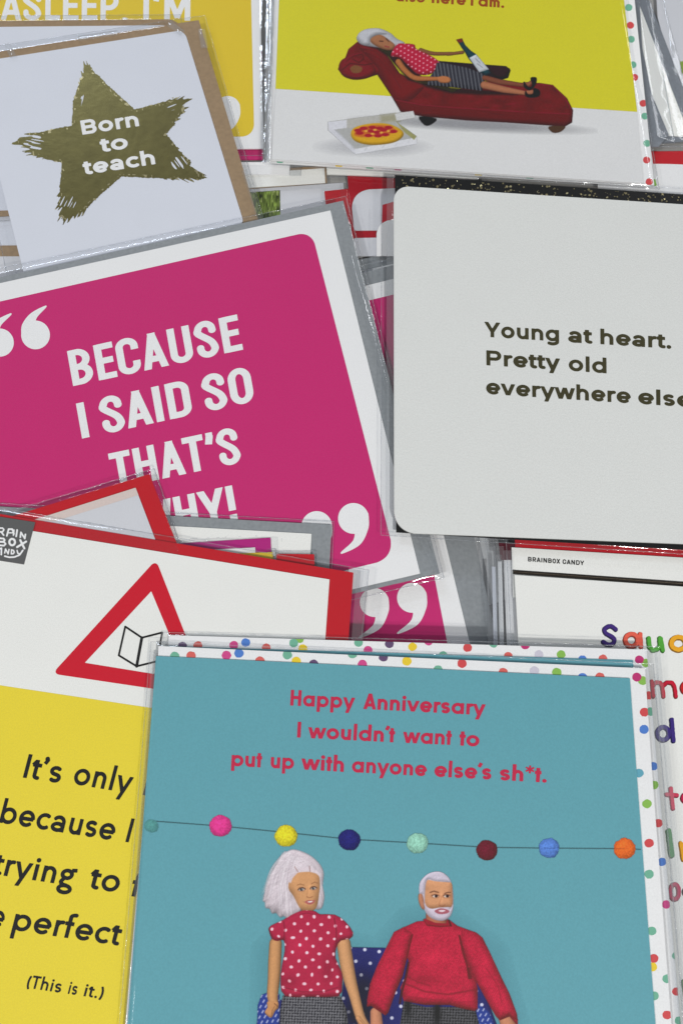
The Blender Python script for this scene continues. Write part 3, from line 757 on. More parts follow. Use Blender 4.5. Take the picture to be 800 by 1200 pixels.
# ------------------------------------------------------------------ lounging lady card (two in the stack)
def lounge_stack():
    z0 = 5.0 * mm
    r = card('greeting_card', 'card peeping out under the lounging lady card, only its polka dot edge visible', (765, 216), z0)
    o2 = [(322, -230), (700, -230), (768, 214), (770, 219), (312, 190)]
    sheet('card_sheet', o2, z0, .5 * mm, M_white, r)
    dots(r, [(754, 101, 'g'), (761, 147, 'r'), (763, 166, 'c'), (754, 199, 'g'), (766, 214, 'k'), (328, 188, 'g'), (397, 193, 'y'), (433, 197, 'g'), (466, 199, 'm'), (560, 206, 'y'), (620, 210, 'g')], 4, z0 + pz, o2)
    z1 = 6.6 * mm
    r = card('greeting_card', 'lemon and white card picturing a lady lounging on a red chaise by a pizza box', (540, 140), z1)
    o1 = [(330, -230), (690, -230), (743, 0), (763, 190), (766, 217), (314, 187.5)]
    sheet('envelope', o1, z1 - .2 * mm, .4 * mm, M_white, r)
    dots(r, [(736, 8.7, 'g'), (738, 29.6, 'r'), (739, 46, 'g'), (741, 76, 'g'), (743, 90.6, 'r'), (753, 121, 'r'), (755, 136, 'g'), (757.5, 168, 'g'), (757, 187.5, 'r'), (760, 213, 'r'), (733, -20, 'y')], 4, z1 - .2 * mm + pz, o1)
    oc = [(334, -230), (682, -230), (730.5, 0), (746, 132), (754, 215), (318, 186.5), (323, 104), (327, 0)]
    sheet('card_sheet', oc, z1 + .2 * mm, .35 * mm, paper('pale print stock', (214, 214, 214)), r)
    flat('printed_panel', [(334, -228), (682, -228), (730.5, 0), (746, 131), (322.8, 104), (327, 0)], z1 + .2 * mm + pz, M_lemon, r)
    letters('lettering', 'also', FUT, (463, 1.2), (497.5, 3.0), (.3, -13), z1 + .2 * mm + tz, M_textbrown, r, res=.4)
    letters('lettering', 'here I am.', FUT, (505.5, 3.4), (590, 9.2), (.3, -13), z1 + .2 * mm + tz, M_textbrown, r, res=.4)
    pic = Pic(366, 24, 700, 194, .55)
    T = lambda pts, s=5.333, ox=380, oy=20: [(ox + x / s, oy + y / s) for x, y in pts]
    T2 = lambda pts: T(pts, 4.2105, 500, 20)
    # printed soft shadow on the white floor
    pic.ell(556, 146, 98, 6, (150, 150, 154), soft=7, op=.7, rot=3)
    pic.ell(436, 172, 52, 9, (190, 190, 194), soft=8, op=.5)
    # chaise: arm, back and bed
    pic.poly(T([(95, 300), (130, 255), (150, 200), (205, 155), (290, 165), (390, 235), (470, 350), (560, 400), (700, 440), (800, 470)]) + [(560, 95), (600, 97)] + T2([(555, 325), (620, 335), (690, 400), (720, 460), (715, 520), (680, 540), (400, 520), (200, 510), (0, 492)]) + T([(560, 610), (475, 590), (410, 480), (330, 360), (250, 385), (180, 390), (110, 360), (85, 325)]), (106, 20, 34), smooth=0, puff=7, dark=.45,
             tex=lambda X, Y, c, sd: c * (1 + .22 * (vnoise(X / 10, Y / 7, 1) - .5) + .1 * (vnoise(X / 1.5, Y / 1.5, 2) - .5))[..., None])
    pic.poly(T([(90, 310), (120, 260), (200, 250), (280, 280), (320, 330), (290, 372), (200, 392), (120, 370)]), (118, 22, 38), smooth=5, puff=6, dark=.4)
    pic.poly(T([(160, 320), (190, 300), (235, 315), (225, 345), (180, 350)]), (120, 78, 48), smooth=4)
    pic.line(T([(110, 330), (160, 290), (250, 300), (300, 290)]), 1.3, (74, 10, 24), .8)
    pic.line(T([(175, 262), (215, 285), (245, 262), (240, 240)]), 1.5, (70, 10, 22), .7)
    pic.poly(T([(205, 175), (290, 180), (390, 245), (460, 350), (560, 410), (620, 440), (520, 530), (440, 515), (380, 400), (330, 320), (270, 250)]), (112, 20, 34), smooth=4, puff=9, dark=.6)
    pic.line(T([(620, 440), (570, 480), (520, 530)]), 1.2, (90, 14, 30), .7)
    pic.poly(T([(440, 515), (600, 545), (800, 565)]) + T2([(300, 455), (500, 468), (715, 480), (712, 520), (680, 538), (400, 520), (0, 492)]) + T([(560, 612), (475, 590)]), (98, 15, 30), puff=5, dark=.55)
    pic.line(T([(445, 518), (600, 548), (800, 566)]) + T2([(300, 457), (500, 470), (700, 478)]), 1.0, (140, 40, 56), .7)
    rv = random.Random(12)
    for q in range(26):
        x = rv.uniform(470, 655); y = 118 + (x - 470) * .06 + rv.uniform(-6, 16)
        pic.line([(x, y), (x + rv.uniform(5, 16), y + rv.uniform(-2, 3))], rv.uniform(.8, 2.0), rv.choice([(132, 34, 50), (74, 12, 24)]), .28)
    pic.line(T2([(560, 332), (620, 338), (680, 400), (708, 450)]), 1.1, (150, 48, 64), .55)
    for q in (((215, 190), (300, 205), (370, 270)), ((250, 215), (320, 250), (400, 350)), ((330, 250), (400, 330), (470, 440)), ((130, 270), (170, 240), (230, 225)), ((120, 350), (180, 372), (240, 366))):
        pic.line(T(cat(q, 4, False)), 1.3, (150, 44, 60), .32); pic.line([(a + 1.4, b + 1.2) for a, b in T(cat(q, 4, False))], 1.3, (64, 8, 20), .4)
    # feet of the chaise
    pic.poly(T([(590, 622), (700, 635), (665, 672), (625, 675)]), (28, 22, 24), smooth=3)
    pic.poly(T2([(600, 540), (680, 538), (660, 565), (620, 570)]), (76, 54, 40), smooth=3)
    # far arm rest, dark
    pic.poly(T2([(40, 215), (200, 228), (390, 242), (412, 262), (400, 300), (360, 312), (200, 300), (60, 260)]), (42, 32, 38), smooth=0, puff=4)
    pic.poly(T2([(310, 245), (400, 250), (405, 270), (380, 300), (330, 290)]), (50, 34, 38), smooth=3, puff=3)
    # dark seat shadow round the body
    pic.poly(T([(210, 165), (420, 185), (460, 280), (560, 380), (700, 400), (790, 440)]) + T2([(500, 378), (430, 384), (280, 384), (120, 376), (0, 345)]) + T([(600, 415), (520, 392), (400, 250), (330, 200)]), (38, 16, 24), fe=3, op=.85)
    pic.poly(T([(405, 235), (470, 250), (530, 300), (590, 350), (600, 385), (540, 375), (480, 330), (430, 280)]), (52, 18, 28), fe=2, smooth=3)
    # hair behind, lady
    pic.poly(T([(205, 120), (250, 80), (340, 72), (410, 100), (450, 135), (500, 165), (430, 200), (330, 190), (240, 175), (208, 150)]), (176, 176, 182), smooth=5, puff=6, dark=.5)
    pic.limb(T([(600, 205), (680, 228), (800, 228)]) + T2([(100, 184), (175, 174)]), [2.2, 2.1, 1.8, 1.5, 1.9], (128, 84, 54), n=4)
    pic.poly(T([(300, 120), (350, 110), (400, 140), (440, 175), (425, 205), (380, 205), (320, 180), (285, 150)]), (158, 106, 74), smooth=5, puff=4)
    pic.poly(T([(205, 120), (250, 80), (340, 72), (390, 105), (330, 112), (290, 135), (280, 172), (235, 170)]), (186, 186, 192), smooth=4, puff=5, dark=.5)
    pic.line(T([(345, 150), (365, 152)]), 1.1, (60, 36, 30)); pic.line(T([(385, 135), (402, 152)]), 1.0, (60, 36, 30)); pic.line(T([(378, 182), (402, 188)]), 1.2, (140, 50, 54))
    sh = [(452, 172), (500, 166), (560, 172), (575, 200), (660, 240), (718, 285), (700, 330), (650, 360), (580, 355), (520, 300), (470, 255), (415, 240)]
    pic.poly(T(sh), (178, 36, 62), smooth=4, puff=6, dark=.5, tex=dottex(5.0, 5.0, .8, 28, (214, 150, 164)))
    # skirt
    def stripes(X, Y, c, sd):
        k = np.clip(np.sin((X * .96 - Y * .15) * 1.55) * 1.4, 0, 1)[..., None] * .75
        return c * (1 - k) + np.array((104, 106, 112.)) * k
    pic.poly(T([(700, 285), (745, 285)]) + T2([(60, 222), (200, 250), (290, 285), (272, 365), (120, 345), (0, 335)]) + T([(660, 370), (690, 330)]), (50, 50, 58), puff=6, dark=.5, tex=stripes)
    # legs and shoes
    pic.limb(T2([(285, 300), (360, 320), (475, 336)]), [3.2, 3.2, 2.2], (124, 72, 54))
    pic.limb(T2([(282, 335), (380, 358), (485, 375)]), [4.4, 3.9, 2.4], (168, 108, 78))
    pic.limb(T2([(478, 330), (500, 332), (520, 318)]), [2, 2.6, 2], (140, 84, 62)); pic.limb(T2([(485, 372), (505, 372), (530, 368)]), [2, 3, 2], (160, 100, 74))
    pic.poly(T2([(510, 300), (538, 298), (540, 320), (528, 345), (505, 362), (478, 345), (478, 318), (500, 345), (518, 335)]), (20, 18, 20), smooth=3)
    pic.poly(T2([(525, 350), (555, 362), (552, 390), (510, 398), (484, 388), (486, 362), (498, 380), (522, 378)]), (20, 18, 20), smooth=3)
    # near arm
    pic.limb(T([(462, 280), (500, 330), (560, 378), (640, 385), (710, 385)]), [3.6, 3.3, 3.1, 2.6, 2.2], (172, 106, 62), n=4)
    pic.poly(T([(700, 382), (740, 368), (780, 378), (788, 400), (765, 412), (720, 408)]), (178, 112, 70), smooth=4, puff=2)
    # bottle
    pic.poly(T2([(146, 112), (172, 106), (188, 138), (215, 165), (240, 182), (305, 262), (315, 278), (290, 290), (258, 268), (205, 205), (188, 175), (170, 150)]), (28, 66, 74), puff=4, dark=.4)
    pic.poly(T2([(144, 112), (172, 105), (178, 122), (156, 128)]), (120, 46, 24))
    pic.poly(T2([(208, 202), (242, 184), (305, 258), (258, 273)]), (190, 194, 200), puff=3, dark=.8)
    pic.line(T2([(240, 205), (262, 228)]), .7, (120, 120, 130)); pic.line(T2([(248, 230), (275, 250)]), .7, (130, 130, 140))
    # pizza box and pizza
    pic.poly(T([(65, 700), (150, 690), (440, 650), (575, 745), (575, 790), (190, 850)]), (186, 187, 192), fe=.8)
    pic.poly(T([(70, 702), (200, 830), (560, 765), (440, 655), (150, 690)]), (168, 168, 166), fe=1.5)
    pic.poly(T([(22, 655), (130, 640), (150, 636), (555, 586), (568, 628), (440, 652), (140, 695), (22, 706)]), (176, 174, 168), fe=.8)
    pic.poly(T([(350, 615), (440, 605), (470, 650), (350, 662)]), (150, 146, 118), fe=5, op=.8)
    pic.poly(T([(22, 655), (140, 642), (140, 692), (25, 708)]), (206, 206, 212), fe=.8)
    pic.poly(T([(440, 605), (552, 588), (568, 628), (450, 648)]), (200, 200, 200), fe=.8)
    pic.poly(T([(22, 706), (60, 700), (195, 838), (190, 856)]), (200, 200, 206), fe=.8)
    pic.poly(T([(190, 825), (575, 752), (577, 792), (192, 858)]), (212, 212, 216), fe=.8)
    pic.poly(T([(445, 652), (575, 745), (560, 768), (500, 720)]), (150, 148, 100), fe=.8)
    for q in ((250, 822), (360, 806), (440, 795), (520, 770)): pic.line(T([(q[0], q[1] + 14), (q[0] + 14, q[1] - 6)]), .7, (176, 178, 184), .7)
    pic.poly(T([(165, 735), (190, 690), (290, 665), (400, 668), (480, 705), (490, 745), (430, 785), (300, 800), (200, 780)]), (206, 158, 40), smooth=5, puff=4, dark=.5)
    pic.poly(T([(185, 735), (215, 695), (300, 675), (395, 678), (450, 705), (445, 720), (330, 745), (230, 750)]), (180, 60, 44), smooth=5, fe=2, op=.55)
    for x, y in ((220, 725), (245, 695), (300, 690), (345, 695), (400, 690), (430, 715), (330, 720), (275, 740), (335, 742), (380, 735), (210, 708), (290, 712), (370, 705)):
        pic.ell(380 + x / 5.333, 20 + y / 5.333, 4.6, 2.0, (160, 30, 46), soft=1)
    for x, y in ((260, 712), (315, 705), (355, 722), (400, 712), (300, 730)):
        pic.ell(380 + x / 5.333, 20 + y / 5.333, 2, 1.0, (222, 170, 70), soft=1)
    pic.build('printed_picture', z1 + .2 * mm + tz, r)
    sleeve(r, [(318, -240), (696, -240), (772, 222), (308, 192)], z1, seed=23, margin=(7, 7, 7, 6), amp=1.6, lift=.6, seams='rb', fold=[((314, -100), (325, -100), (316, 190), (309, 190), 0), ((318, -100), (324, -100), (317, 185), (311, 190), 2)])
    strip([(311, 20), (320, 20), (316, 190), (307, 190)], z1 + .7 * mm, r, 77, 'film_crease', CREASE, nu=8, nv=60, amp=.34)
    rd = random.Random(5)
    tube('sealed_edge', (320, -60), (311, 190), z1 + .6 * mm, .38 * mm, SEAM, r, rd, n=46, wob=1.6)
lounge_stack()

# ------------------------------------------------------------------ big magenta card
zq = 8.2 * mm
r = card('greeting_card', 'big magenta card in grey envelope with white capitals saying BECAUSE I SAID SO', (190, 480), zq)
sheet('envelope', [(-160, 361), (402, 235), (515, 672), (-90, 812)], zq - .3 * mm, .5 * mm, M_grey, r)
sheet('card_sheet', [(-150, 365), (387, 246.5), (492, 672), (-70, 803)], zq, .3 * mm, M_white, r)
flat('printed_panel', rnd([(-140, 385), (365, 271), (463, 654), (-70, 783)], [14, 15, 22, 14]), zq + pz, M_pink, r)
up = (-7.3, -41)
letters('lettering', 'BECAUSE', DIN, (86, 452.5), (285, 409.5), up, zq + tz, M_textwhite, r, res=.32)
letters('lettering', 'I SAID SO', DIN, (96.5, 514), (299, 470), up, zq + tz, M_textwhite, r, res=.32)
letters('lettering', "THAT'S", DIN, (134, 573), (283.5, 541.5), up, zq + tz, M_textwhite, r, res=.32)
letters('lettering', 'WHY!', DIN, (166, 633), (279.5, 609.5), up, zq + tz, M_textwhite, r, res=.32)
def oquote(c, rr, tip):
    cx, cy = c; quote('quotation_mark', c, rr, tip, zq + tz, M_textwhite, r, flip=True)
# opening marks: tail rises from the left of the blob to the upper right
def openq(c, rr, tip):
    cx, cy = c; tx, ty = tip
    pts = cat([(cx - rr * .38, cy + rr * .1), (cx - rr * .50, cy - rr * .55), (cx + (tx - cx) * .10 - rr * .22, cy + (ty - cy) * .66), (tx, ty)], 8, False)
    rad = list(np.interp(np.linspace(0, 1, len(pts)), [0, .33, .66, 1], [rr * .6, rr * .47, rr * .27, rr * .06]))
    fn = lambda U, V: np.maximum(rr - np.hypot(U - cx, V - cy), sdcaps(U, V, pts, rad)[0])
    fieldpx('quotation_mark', fn, (cx - 22, cy - 45, cx + 22, cy + 22), .7, zq + tz, M_textwhite, r)
openq((42, 392.5), 16.8, (54, 359)); openq((0, 401.5), 16.5, (13, 368))
quote('quotation_mark', (414, 607.5), 18, (400, 648), zq + tz, M_textwhite, r)
quote('quotation_mark', (371, 617), 18, (355, 658), zq + tz, M_textwhite, r)
sleeve(r, [(-170, 350), (405, 230), (520, 677), (-95, 824)], zq, margin=(8, 5, 6, 7), seed=25, amp=1.1, fold=[((407, 300), (413, 300), (520, 676), (514, 676), 0), ((476, 600), (484, 600), (516, 672), (510, 674), 1)])

# ------------------------------------------------------------------ white board card, black glitter envelope
zy = 11.0 * mm
r = card('greeting_card', 'white textured board card in black glitter envelope reading Young at heart', (620, 440), zy)
OE = [(462.5, 205), (900, 234.5), (896, 650), (464, 623.6)]
sheet('envelope', OE, zy - .7 * mm, .4 * mm, M_black, r)
rd = random.Random(4); vs = []; fs = []
for k in range(270):
    if k < 230: t = rd.random(); x = 464 + t * 430; y = 205 + (x - 462) * .0674 + rd.uniform(1, 15)
    else: x = 465 + rd.random() * 50; y = 600 + rd.random() * 25
    if sdpoly(np.array([x]), np.array([y]), OE)[0] < 1: continue
    rr = rd.choice([.5, .8, 1.1, 1.7]); n0 = len(vs); m_ = 6
    tx, ty = rd.uniform(-.6, .6), rd.uniform(-.6, .6)
    c = P(x, y, zy - .7 * mm + .09 * mm); s_ = rr * .27 * mm
    for q in range(m_):
        a = 2 * math.pi * q / m_; vs.append(c + np.array([math.cos(a) * s_, math.sin(a) * s_, (math.cos(a) * tx + math.sin(a) * ty) * s_ * .6]))
    fs.append(list(range(n0, n0 + m_)))
g = mesh('glitter', vs, fs, M_spark, r); g['kind'] = 'stuff'
sheet('card_sheet', rnd([(461, 217.5), (900, 246), (896, 641), (461.5, 624)], [17, 17, 17, 24], seg=12), zy, .6 * mm, M_board, r)
up = (-.2, -17.6)
for tx_, a, b in (('Young', (567.5, 394.6), (654.6, 400.2)), ('at', (665.5, 401), (693, 402.8)), ('heart.', (703, 403.3), (785.5, 408.6)), ('Pretty', (569.6, 428), (655.5, 433.6)), ('old', (666, 434.4), (710.2, 437.5)), ('everywhere', (569.3, 461.6), (738, 472.7)), ('else', (747.3, 473.2), (810.5, 477.4))):
    letters('lettering', tx_, GOTH, a, b, up, zy + .06 * mm, M_goldtxt, r)
sleeve(r, [(447, 198), (910, 228), (906, 656), (446, 627)], zy, margin=(13, 6, 10, 6), seed=26, lift=.4, drop=.9, amp=.7, seams='tb', fold=[((453, 204), (461, 205), (461, 625), (452, 626), 0)])
tube('sealed_edge', (447, 250), (446, 627), zy - .4 * mm, .07 * mm, SEAM, r, random.Random(2), wob=.4)

# ------------------------------------------------------------------ card corners poking up behind the red warning card
plain('white card in grey envelope poking up behind the red warning card, in front of WHY', 9.3 * mm,
      [('envelope', [(-120, 587), (388.5, 615), (383, 720), (-120, 690)], -.3, .4, M_grey), ('card_sheet', [(-110, 599), (365, 625.5), (361, 700), (-110, 690)], .05, .3, M_cream)],
      sl=[(-128, 583), (391, 611), (386, 726), (-128, 696)], seed=30, px=(300, 620), margin=(4, 4, 4, 4))
plain('purple magenta card corner above the red warning card, left of the grey envelope corner', 9.7 * mm,
      [('card_sheet', [(150, 640.5), (317, 630), (320, 700), (150, 700)], 0, .3, M_pink2), ('paper_strip', [(230, 645), (299, 641.5), (300, 660), (230, 662)], .3, .1, M_cream)],
      sl=[(145, 634), (330, 627), (333, 706), (145, 706)], seed=31, px=(280, 636), margin=(4, 4, 12, 4), nn=50)
plain('small yellow card edge between the purple magenta corner and the red corner', 10.1 * mm,
      [('card_sheet', [(262, 649), (319.5, 647), (322, 690), (262, 690)], 0, .3, M_mustard)], sl=[(256, 646), (323, 643), (326, 694), (256, 694)], seed=32, px=(300, 650), margin=(4, 3, 4, 4), nn=50)
plain('small red card corner in film, beside the grey envelope corner above the warning card', 10.4 * mm,
      [('card_sheet', [(324, 649), (368, 649.5), (370, 700), (324, 690)], 0, .3, M_red)], sl=[(318, 646), (371, 646), (374, 704), (318, 700)], seed=33, px=(345, 652), margin=(4, 3, 4, 4), nn=50)
z2 = 11.3 * mm
r = card('greeting_card', 'tilted red bordered card corner lined with beige, overlapping the word THATS', (150, 590), z2)
M_redm = M_red
sheet('envelope', [(14, 605), (175, 555.5), (207, 636), (225, 700), (60, 720)], z2 - .3 * mm, .5 * mm, M_red, r)
sheet('card_sheet', [(39, 609.5), (159, 571.5), (182, 632), (190, 690), (60, 700)], z2 + .05 * mm, .25 * mm, M_pale, r)
flat('film_shade_band', [(39, 609.5), (159, 571.5), (162.5, 580), (64, 611)], z2 + .05 * mm + pz, M_tan, r)  # painted band: shade of the film on the white card
sleeve(r, [(2, 602), (181, 549), (232, 700), (50, 730)], z2, margin=(6, 5, 6, 6), seed=34, amp=1.0, lift=.4, nn=60)

# ------------------------------------------------------------------ red warning card
zj = 11.9 * mm
r = card('greeting_card', 'white and yellow card with a red warning triangle around an open book symbol', (100, 850), zj)
sheet('envelope', [(-200, 569), (414, 671), (389, 1010), (340, 1400), (-330, 1330)], zj - .3 * mm, .5 * mm, M_red, r)
OJ = [(-190, 585), (386, 679), (366, 960), (318, 1380), (-330, 1310)]
sheet('card_sheet', OJ, zj, .3 * mm, M_cream, r)
flat('printed_panel', [(-212, 771.5), (0, 803), (177, 829.5), (374, 859), (366, 960), (318, 1378), (-329, 1308)], zj + pz, M_yellow, r)
fieldpx('warning_triangle', ringfield([(183, 656), (61.5, 789.5), (246, 817)], [(177.4, 692.8), (99.6, 776.7), (220.5, 796.3)], 8), (50, 645, 255, 825), .6, zj + pz, M_redp, r)
def book(U, V):
    f = np.full(U.shape, -9.)
    for pts in ([(147, 734.3), (139.4, 768), (160.3, 780.8), (166.4, 747.3), (147, 734.3)], [(166.4, 747.3), (190.3, 741.2), (184.0, 775.0), (160.3, 780.8)]):
        f = np.maximum(f, sdcaps(U, V, pts, [1.15] * len(pts))[0])
    return np.maximum(f, sdcaps(U, V, [(166.4, 747.3), (160.3, 780.8)], [1.7, 1.7])[0])
fieldpx('book_symbol', book, (134, 728, 196, 786), .45, zj + pz, M_ink, r)
sheet('logo_patch', [(-25, 601.5), (41.6, 612), (28.5, 661.5), (-38, 651)], zj + .06 * mm, .05 * mm, M_logo, r)
def logo(U, V):
    U = U * 13.333; V = (V - 600) * 13.333; f = np.full(U.shape, -9.)
    S_ = [([(-22, 365), (-10, 252), (45, 250), (66, 275), (48, 308), (-15, 312)], 12), ([(25, 312), (62, 362)], 13),
          ([(112, 372), (140, 268), (195, 268), (222, 340)], 14), ([(140, 325), (205, 325)], 10), ([(273, 282), (258, 380)], 14), ([(222, 282), (215, 362)], 12),
          ([(322, 395), (332, 318), (392, 415), (402, 350)], 13),
          ([(-5, 410), (60, 415), (78, 440), (60, 462), (0, 465), (72, 470), (92, 500), (68, 525), (-20, 520)], 14),
          (arc(195, 470, 44, 50, 0, 360, 18), 17), ([(322, 440), (385, 568)], 17), ([(412, 462), (272, 548)], 17),
          ([(5, 575), (28, 565), (25, 665)], 13), ([(78, 640), (92, 578), (132, 655), (146, 585)], 11), ([(182, 655), (185, 590), (215, 600), (228, 628), (212, 652), (182, 655)], 11),
          ([(272, 600), (285, 648), (325, 655), (352, 605)], 11), ([(80, 690), (150, 708), (230, 704), (310, 672), (362, 600)], 13)]
    for p, rr in S_: f = np.maximum(f, sdcaps(U, V, p, [rr] * len(p))[0])
    return f
fieldpx('logo_lettering', logo, (-2, 615, 36, 657), .3, zj + tz + .05 * mm, M_textwhite, r)
up = (7.2, -27.6)
for tx_, a, b in (("It's", (27, 911.2), (70, 918)), ('only', (85, 918.6), (152, 929.8)), ('l', (167.5, 931.5), (171.5, 932)),
                  ('because', (-1, 964), (132, 985)), ('I', (147, 986.6), (151, 987.2)),
                  ('trying', (-10, 1024), (85, 1038.5)), ('to', (103, 1041), (138, 1046)), ('f', (151.5, 1050), (163, 1051.5)),
                  ('e', (-12, 1085), (2.5, 1087.5)), ('perfect', (14, 1089.6), (139, 1108.2)), ('c', (153, 1111), (168, 1113.2))):
    letters('lettering', tx_, GILL, a, b, up, zj + tz, M_ink, r)
up = (4.0, -15)
for tx_, a, b in (('(This', (31, 1157.5), (71, 1163.5)), ('is', (79.5, 1164.6), (89.5, 1166.2)), ('it.)', (98, 1167.4), (119.5, 1170.8))):
    letters('lettering', tx_, GILL, a, b, up, zj + tz, M_ink, r, res=.4)
sleeve(r, [(-210, 560), (432, 668), (352, 1410), (-340, 1340)], zj, margin=(8, 7, 16, 8), seed=36, amp=.9, lift=.4, seams='tr', fold=[((418, 668), (432, 669), (424, 760), (411, 758), 0)])

# ------------------------------------------------------------------ right: white card with coloured foam letters
zk = 8.8 * mm
r = card('greeting_card', 'white card with rainbow coloured alphabet letters, right side below the white board card', (700, 700), zk)
sheet('envelope', [(602, 612), (930, 632), (940, 700), (606, 700)], zk - 1.3 * mm, .4 * mm, M_red, r)
sheet('back_panel', [(599, 641.4), (930, 661.4), (930, 700), (601, 700)], zk - .9 * mm, .3 * mm, M_cream, r)
letters('lettering', 'BRAINBOX', ARIAL, (618.2, 657.9), (655.8, 660.6), (.1, -5.4), zk - .9 * mm + .06 * mm, M_ink, r, res=.25)
letters('lettering', 'CANDY', ARIAL, (658.6, 660.8), (683.8, 662.5), (.1, -5.4), zk - .9 * mm + .06 * mm, M_ink, r, res=.25)
flat('gap_shade_strip', [(600.5, 667.6), (930, 690.5), (930, 697), (600.5, 672.6)], zk - .9 * mm + .1 * mm, M_dark, r)  # dark strip put in for the shadowed gap above the front card
tube('spine_rod', (601, 669.4), (930, 692.6), zk - .9 * mm + .25 * mm, .22 * mm, paper('dark gap shade rod', None, raw=(.03, .022, .014), metal=.7, rough=.3), r, random.Random(1), n=8, wob=.05)  # dark rod added to the same painted gap shade
OK_ = [(602.5, 673.8), (930, 696.5), (960, 1330), (640, 1330)]
sheet('card_sheet', OK_, zk, .5 * mm, M_cream, r)
def foam(name, strokes, wd, col, clip=None, dark=None):
    """alphabet letter printed with its dark bevel edge"""
    m = paper('letter ink ' + name, col); me_ = paper('letter edge ink ' + name, tuple(int(c * .62) for c in col))
    xs = [p[0] for s in strokes for p in s]; ys = [p[1] for s in strokes for p in s]
    bx = (min(xs) - wd, min(ys) - wd, max(xs) + wd, max(ys) + wd)
    def fn(off, dx, dy):
        def g(U, V):
            f = np.full(U.shape, -9.)
            for s in strokes:
                f = np.maximum(f, sdcaps(U - dx, V - dy, s, [wd / 2] * len(s))[0])
            return f + off - .2 + .5 * (vnoise(U / 2, V / 2, 3) - .5)
        return g
    fieldpx('printed_letter', fn(0.3, -.5, .5), bx, .5, zk + pz, me_, r)
    fieldpx('printed_letter', fn(-.5, .3, -.3), bx, .5, zk + tz, m, r)
foam('s', [cat([(721, 737.5), (715, 733.5), (708.5, 736.5), (709, 741.5), (715.5, 745.5), (719.5, 749.5), (717, 754.5), (711, 755), (706.5, 752)], 4, False)], 5.4, (66, 46, 116))
foam('a', [arc(739.5, 750, 7.2, 7.2, 0, 360, 20), [(749.5, 743.2), (750.5, 757.5)]], 6.0, (222, 96, 78))
foam('u', [[(759.5, 748), (760.5, 758), (764, 762), (769, 761), (773, 757), (772.5, 748)], [(773.5, 748.5), (776, 762)]], 5.8, (84, 162, 62))
foam('o', [arc(794.5, 754, 8.5, 7.4, 0, 360, 20)], 6.4, (226, 162, 44))
foam('m', [[(763, 798.5), (765, 816)], [(764, 804), (768, 799.5), (773, 800), (775.5, 804), (777, 816)], [(776, 804), (781, 799.5), (787, 800), (790, 805), (791.5, 816)]], 5.2, (192, 34, 56))
foam('e', [arc(806, 806, 7.5, 7, 0, 320, 18)], 5, (196, 40, 40))
foam('d', [arc(776.5, 859.5, 6.8, 7.6, 0, 360, 20), [(786.5, 843.5), (788.5, 868)]], 5.8, (62, 46, 122))
foam('t', [[(785.5, 924), (788, 947)], [(780.5, 931), (792.5, 932)]], 5.4, (206, 66, 92))
foam('n', [arc(803.5, 935, 5, 5, 0, 360, 14)], 4, (196, 40, 80))
foam('l', [[(783, 974), (786.5, 1002)]], 7.2, (58, 134, 70))
foam('r', [[(797, 988), (800, 1007)], [(798, 992), (806, 987)]], 5.4, (230, 160, 44))
foam('c', [arc(790, 1045, 5, 9, 0, 360, 16)], 5.5, (176, 30, 78))
foam('k', [[(801, 1150), (804, 1170)]], 6.4, (70, 130, 60))
foam('w', [arc(803, 1045, 3, 4, 0, 360, 12)], 3, (60, 56, 60))
sleeve(r, [(592, 622), (944, 640), (975, 1345), (628, 1345)], zk, margin=(9, 7, 9, 9), seed=40, amp=.6, lift=.35, seams='lt',
       fold=[((582, 640), (590, 640), (592, 770), (580, 770), -9), ((589, 645), (600, 645), (603, 770), (592, 770), -4)])
plain('stack edge of clear sleeves and dark maroon card left of the alphabet letter card', 7.2 * mm,
      [('card_sheet', [(584, 636), (604, 637), (606, 656), (586, 656)], 0, .3, paper('maroon print', (86, 26, 44))), ('card_sheet', [(590, 655), (612, 655), (620, 800), (595, 800)], -.2, .3, M_white), ('card_edge', [(583, 658), (587.5, 658), (591.5, 800), (586, 800)], -.6, .3, M_white), ('card_edge', [(576, 664), (580, 664), (584, 800), (579, 800)], -1.0, .3, M_cool)],
      sl=[(570, 632), (612, 632), (616, 800), (574, 800)], seed=41, px=(592, 650), nn=50, margin=(6, 4, 4, 4), amp=2.0,
      fold=[((571, 640), (581, 640), (583, 780), (572, 780), 0), ((578, 650), (588, 650), (590, 780), (580, 780), 2)])

# ------------------------------------------------------------------ teal card (two in the stack)
zl = 13.2 * mm
r = card('greeting_card', 'second teal card with polka dot envelope, just behind the front teal card', (500, 758), zl)
O2 = [(198, 744.3), (757, 761.3), (797, 1200), (815, 1420), (150, 1420)]
sheet('envelope', O2, zl - .3 * mm, .5 * mm, M_white, r)
dots(r, [(214, 757, 'u'), (232, 756.5, 'c'), (274, 756, 'p'), (288, 753, 'b'), (312, 759, 'c'), (344, 753.5, 'g'), (355, 760, 'y'), (351, 748.5, 'k'), (420, 753, 'g'), (431, 762, 'p'), (456, 754.5, 'u'), (483, 758, 'y'), (502, 751.6, 'p'), (519, 768, 'g'), (547.6, 759, 'r'), (578, 754, 'g'), (595, 769, 'c'), (615, 756, 'm'), (631, 767, 'l'), (657, 767, 'k'), (682, 773, 'b'), (706, 772, 'c'), (748.6, 773, 'm'), (756, 777, 'k'),
         (760, 815, 'r'), (761.5, 834, 'g'), (765, 898, 'b'), (766, 920, 'k'), (771, 964.5, 'r'), (775, 1010, 'b'), (780, 1060, 'p'), (792, 1120, 'g'), (792, 1162, 'r'), (795, 1196, 'g')], 4.9, zl - .3 * mm + pz, O2)
sheet('card_sheet', [(196, 757.3), (741, 773.6), (777, 1200), (795, 1415), (155, 1415)], zl, .3 * mm, M_teal, r)
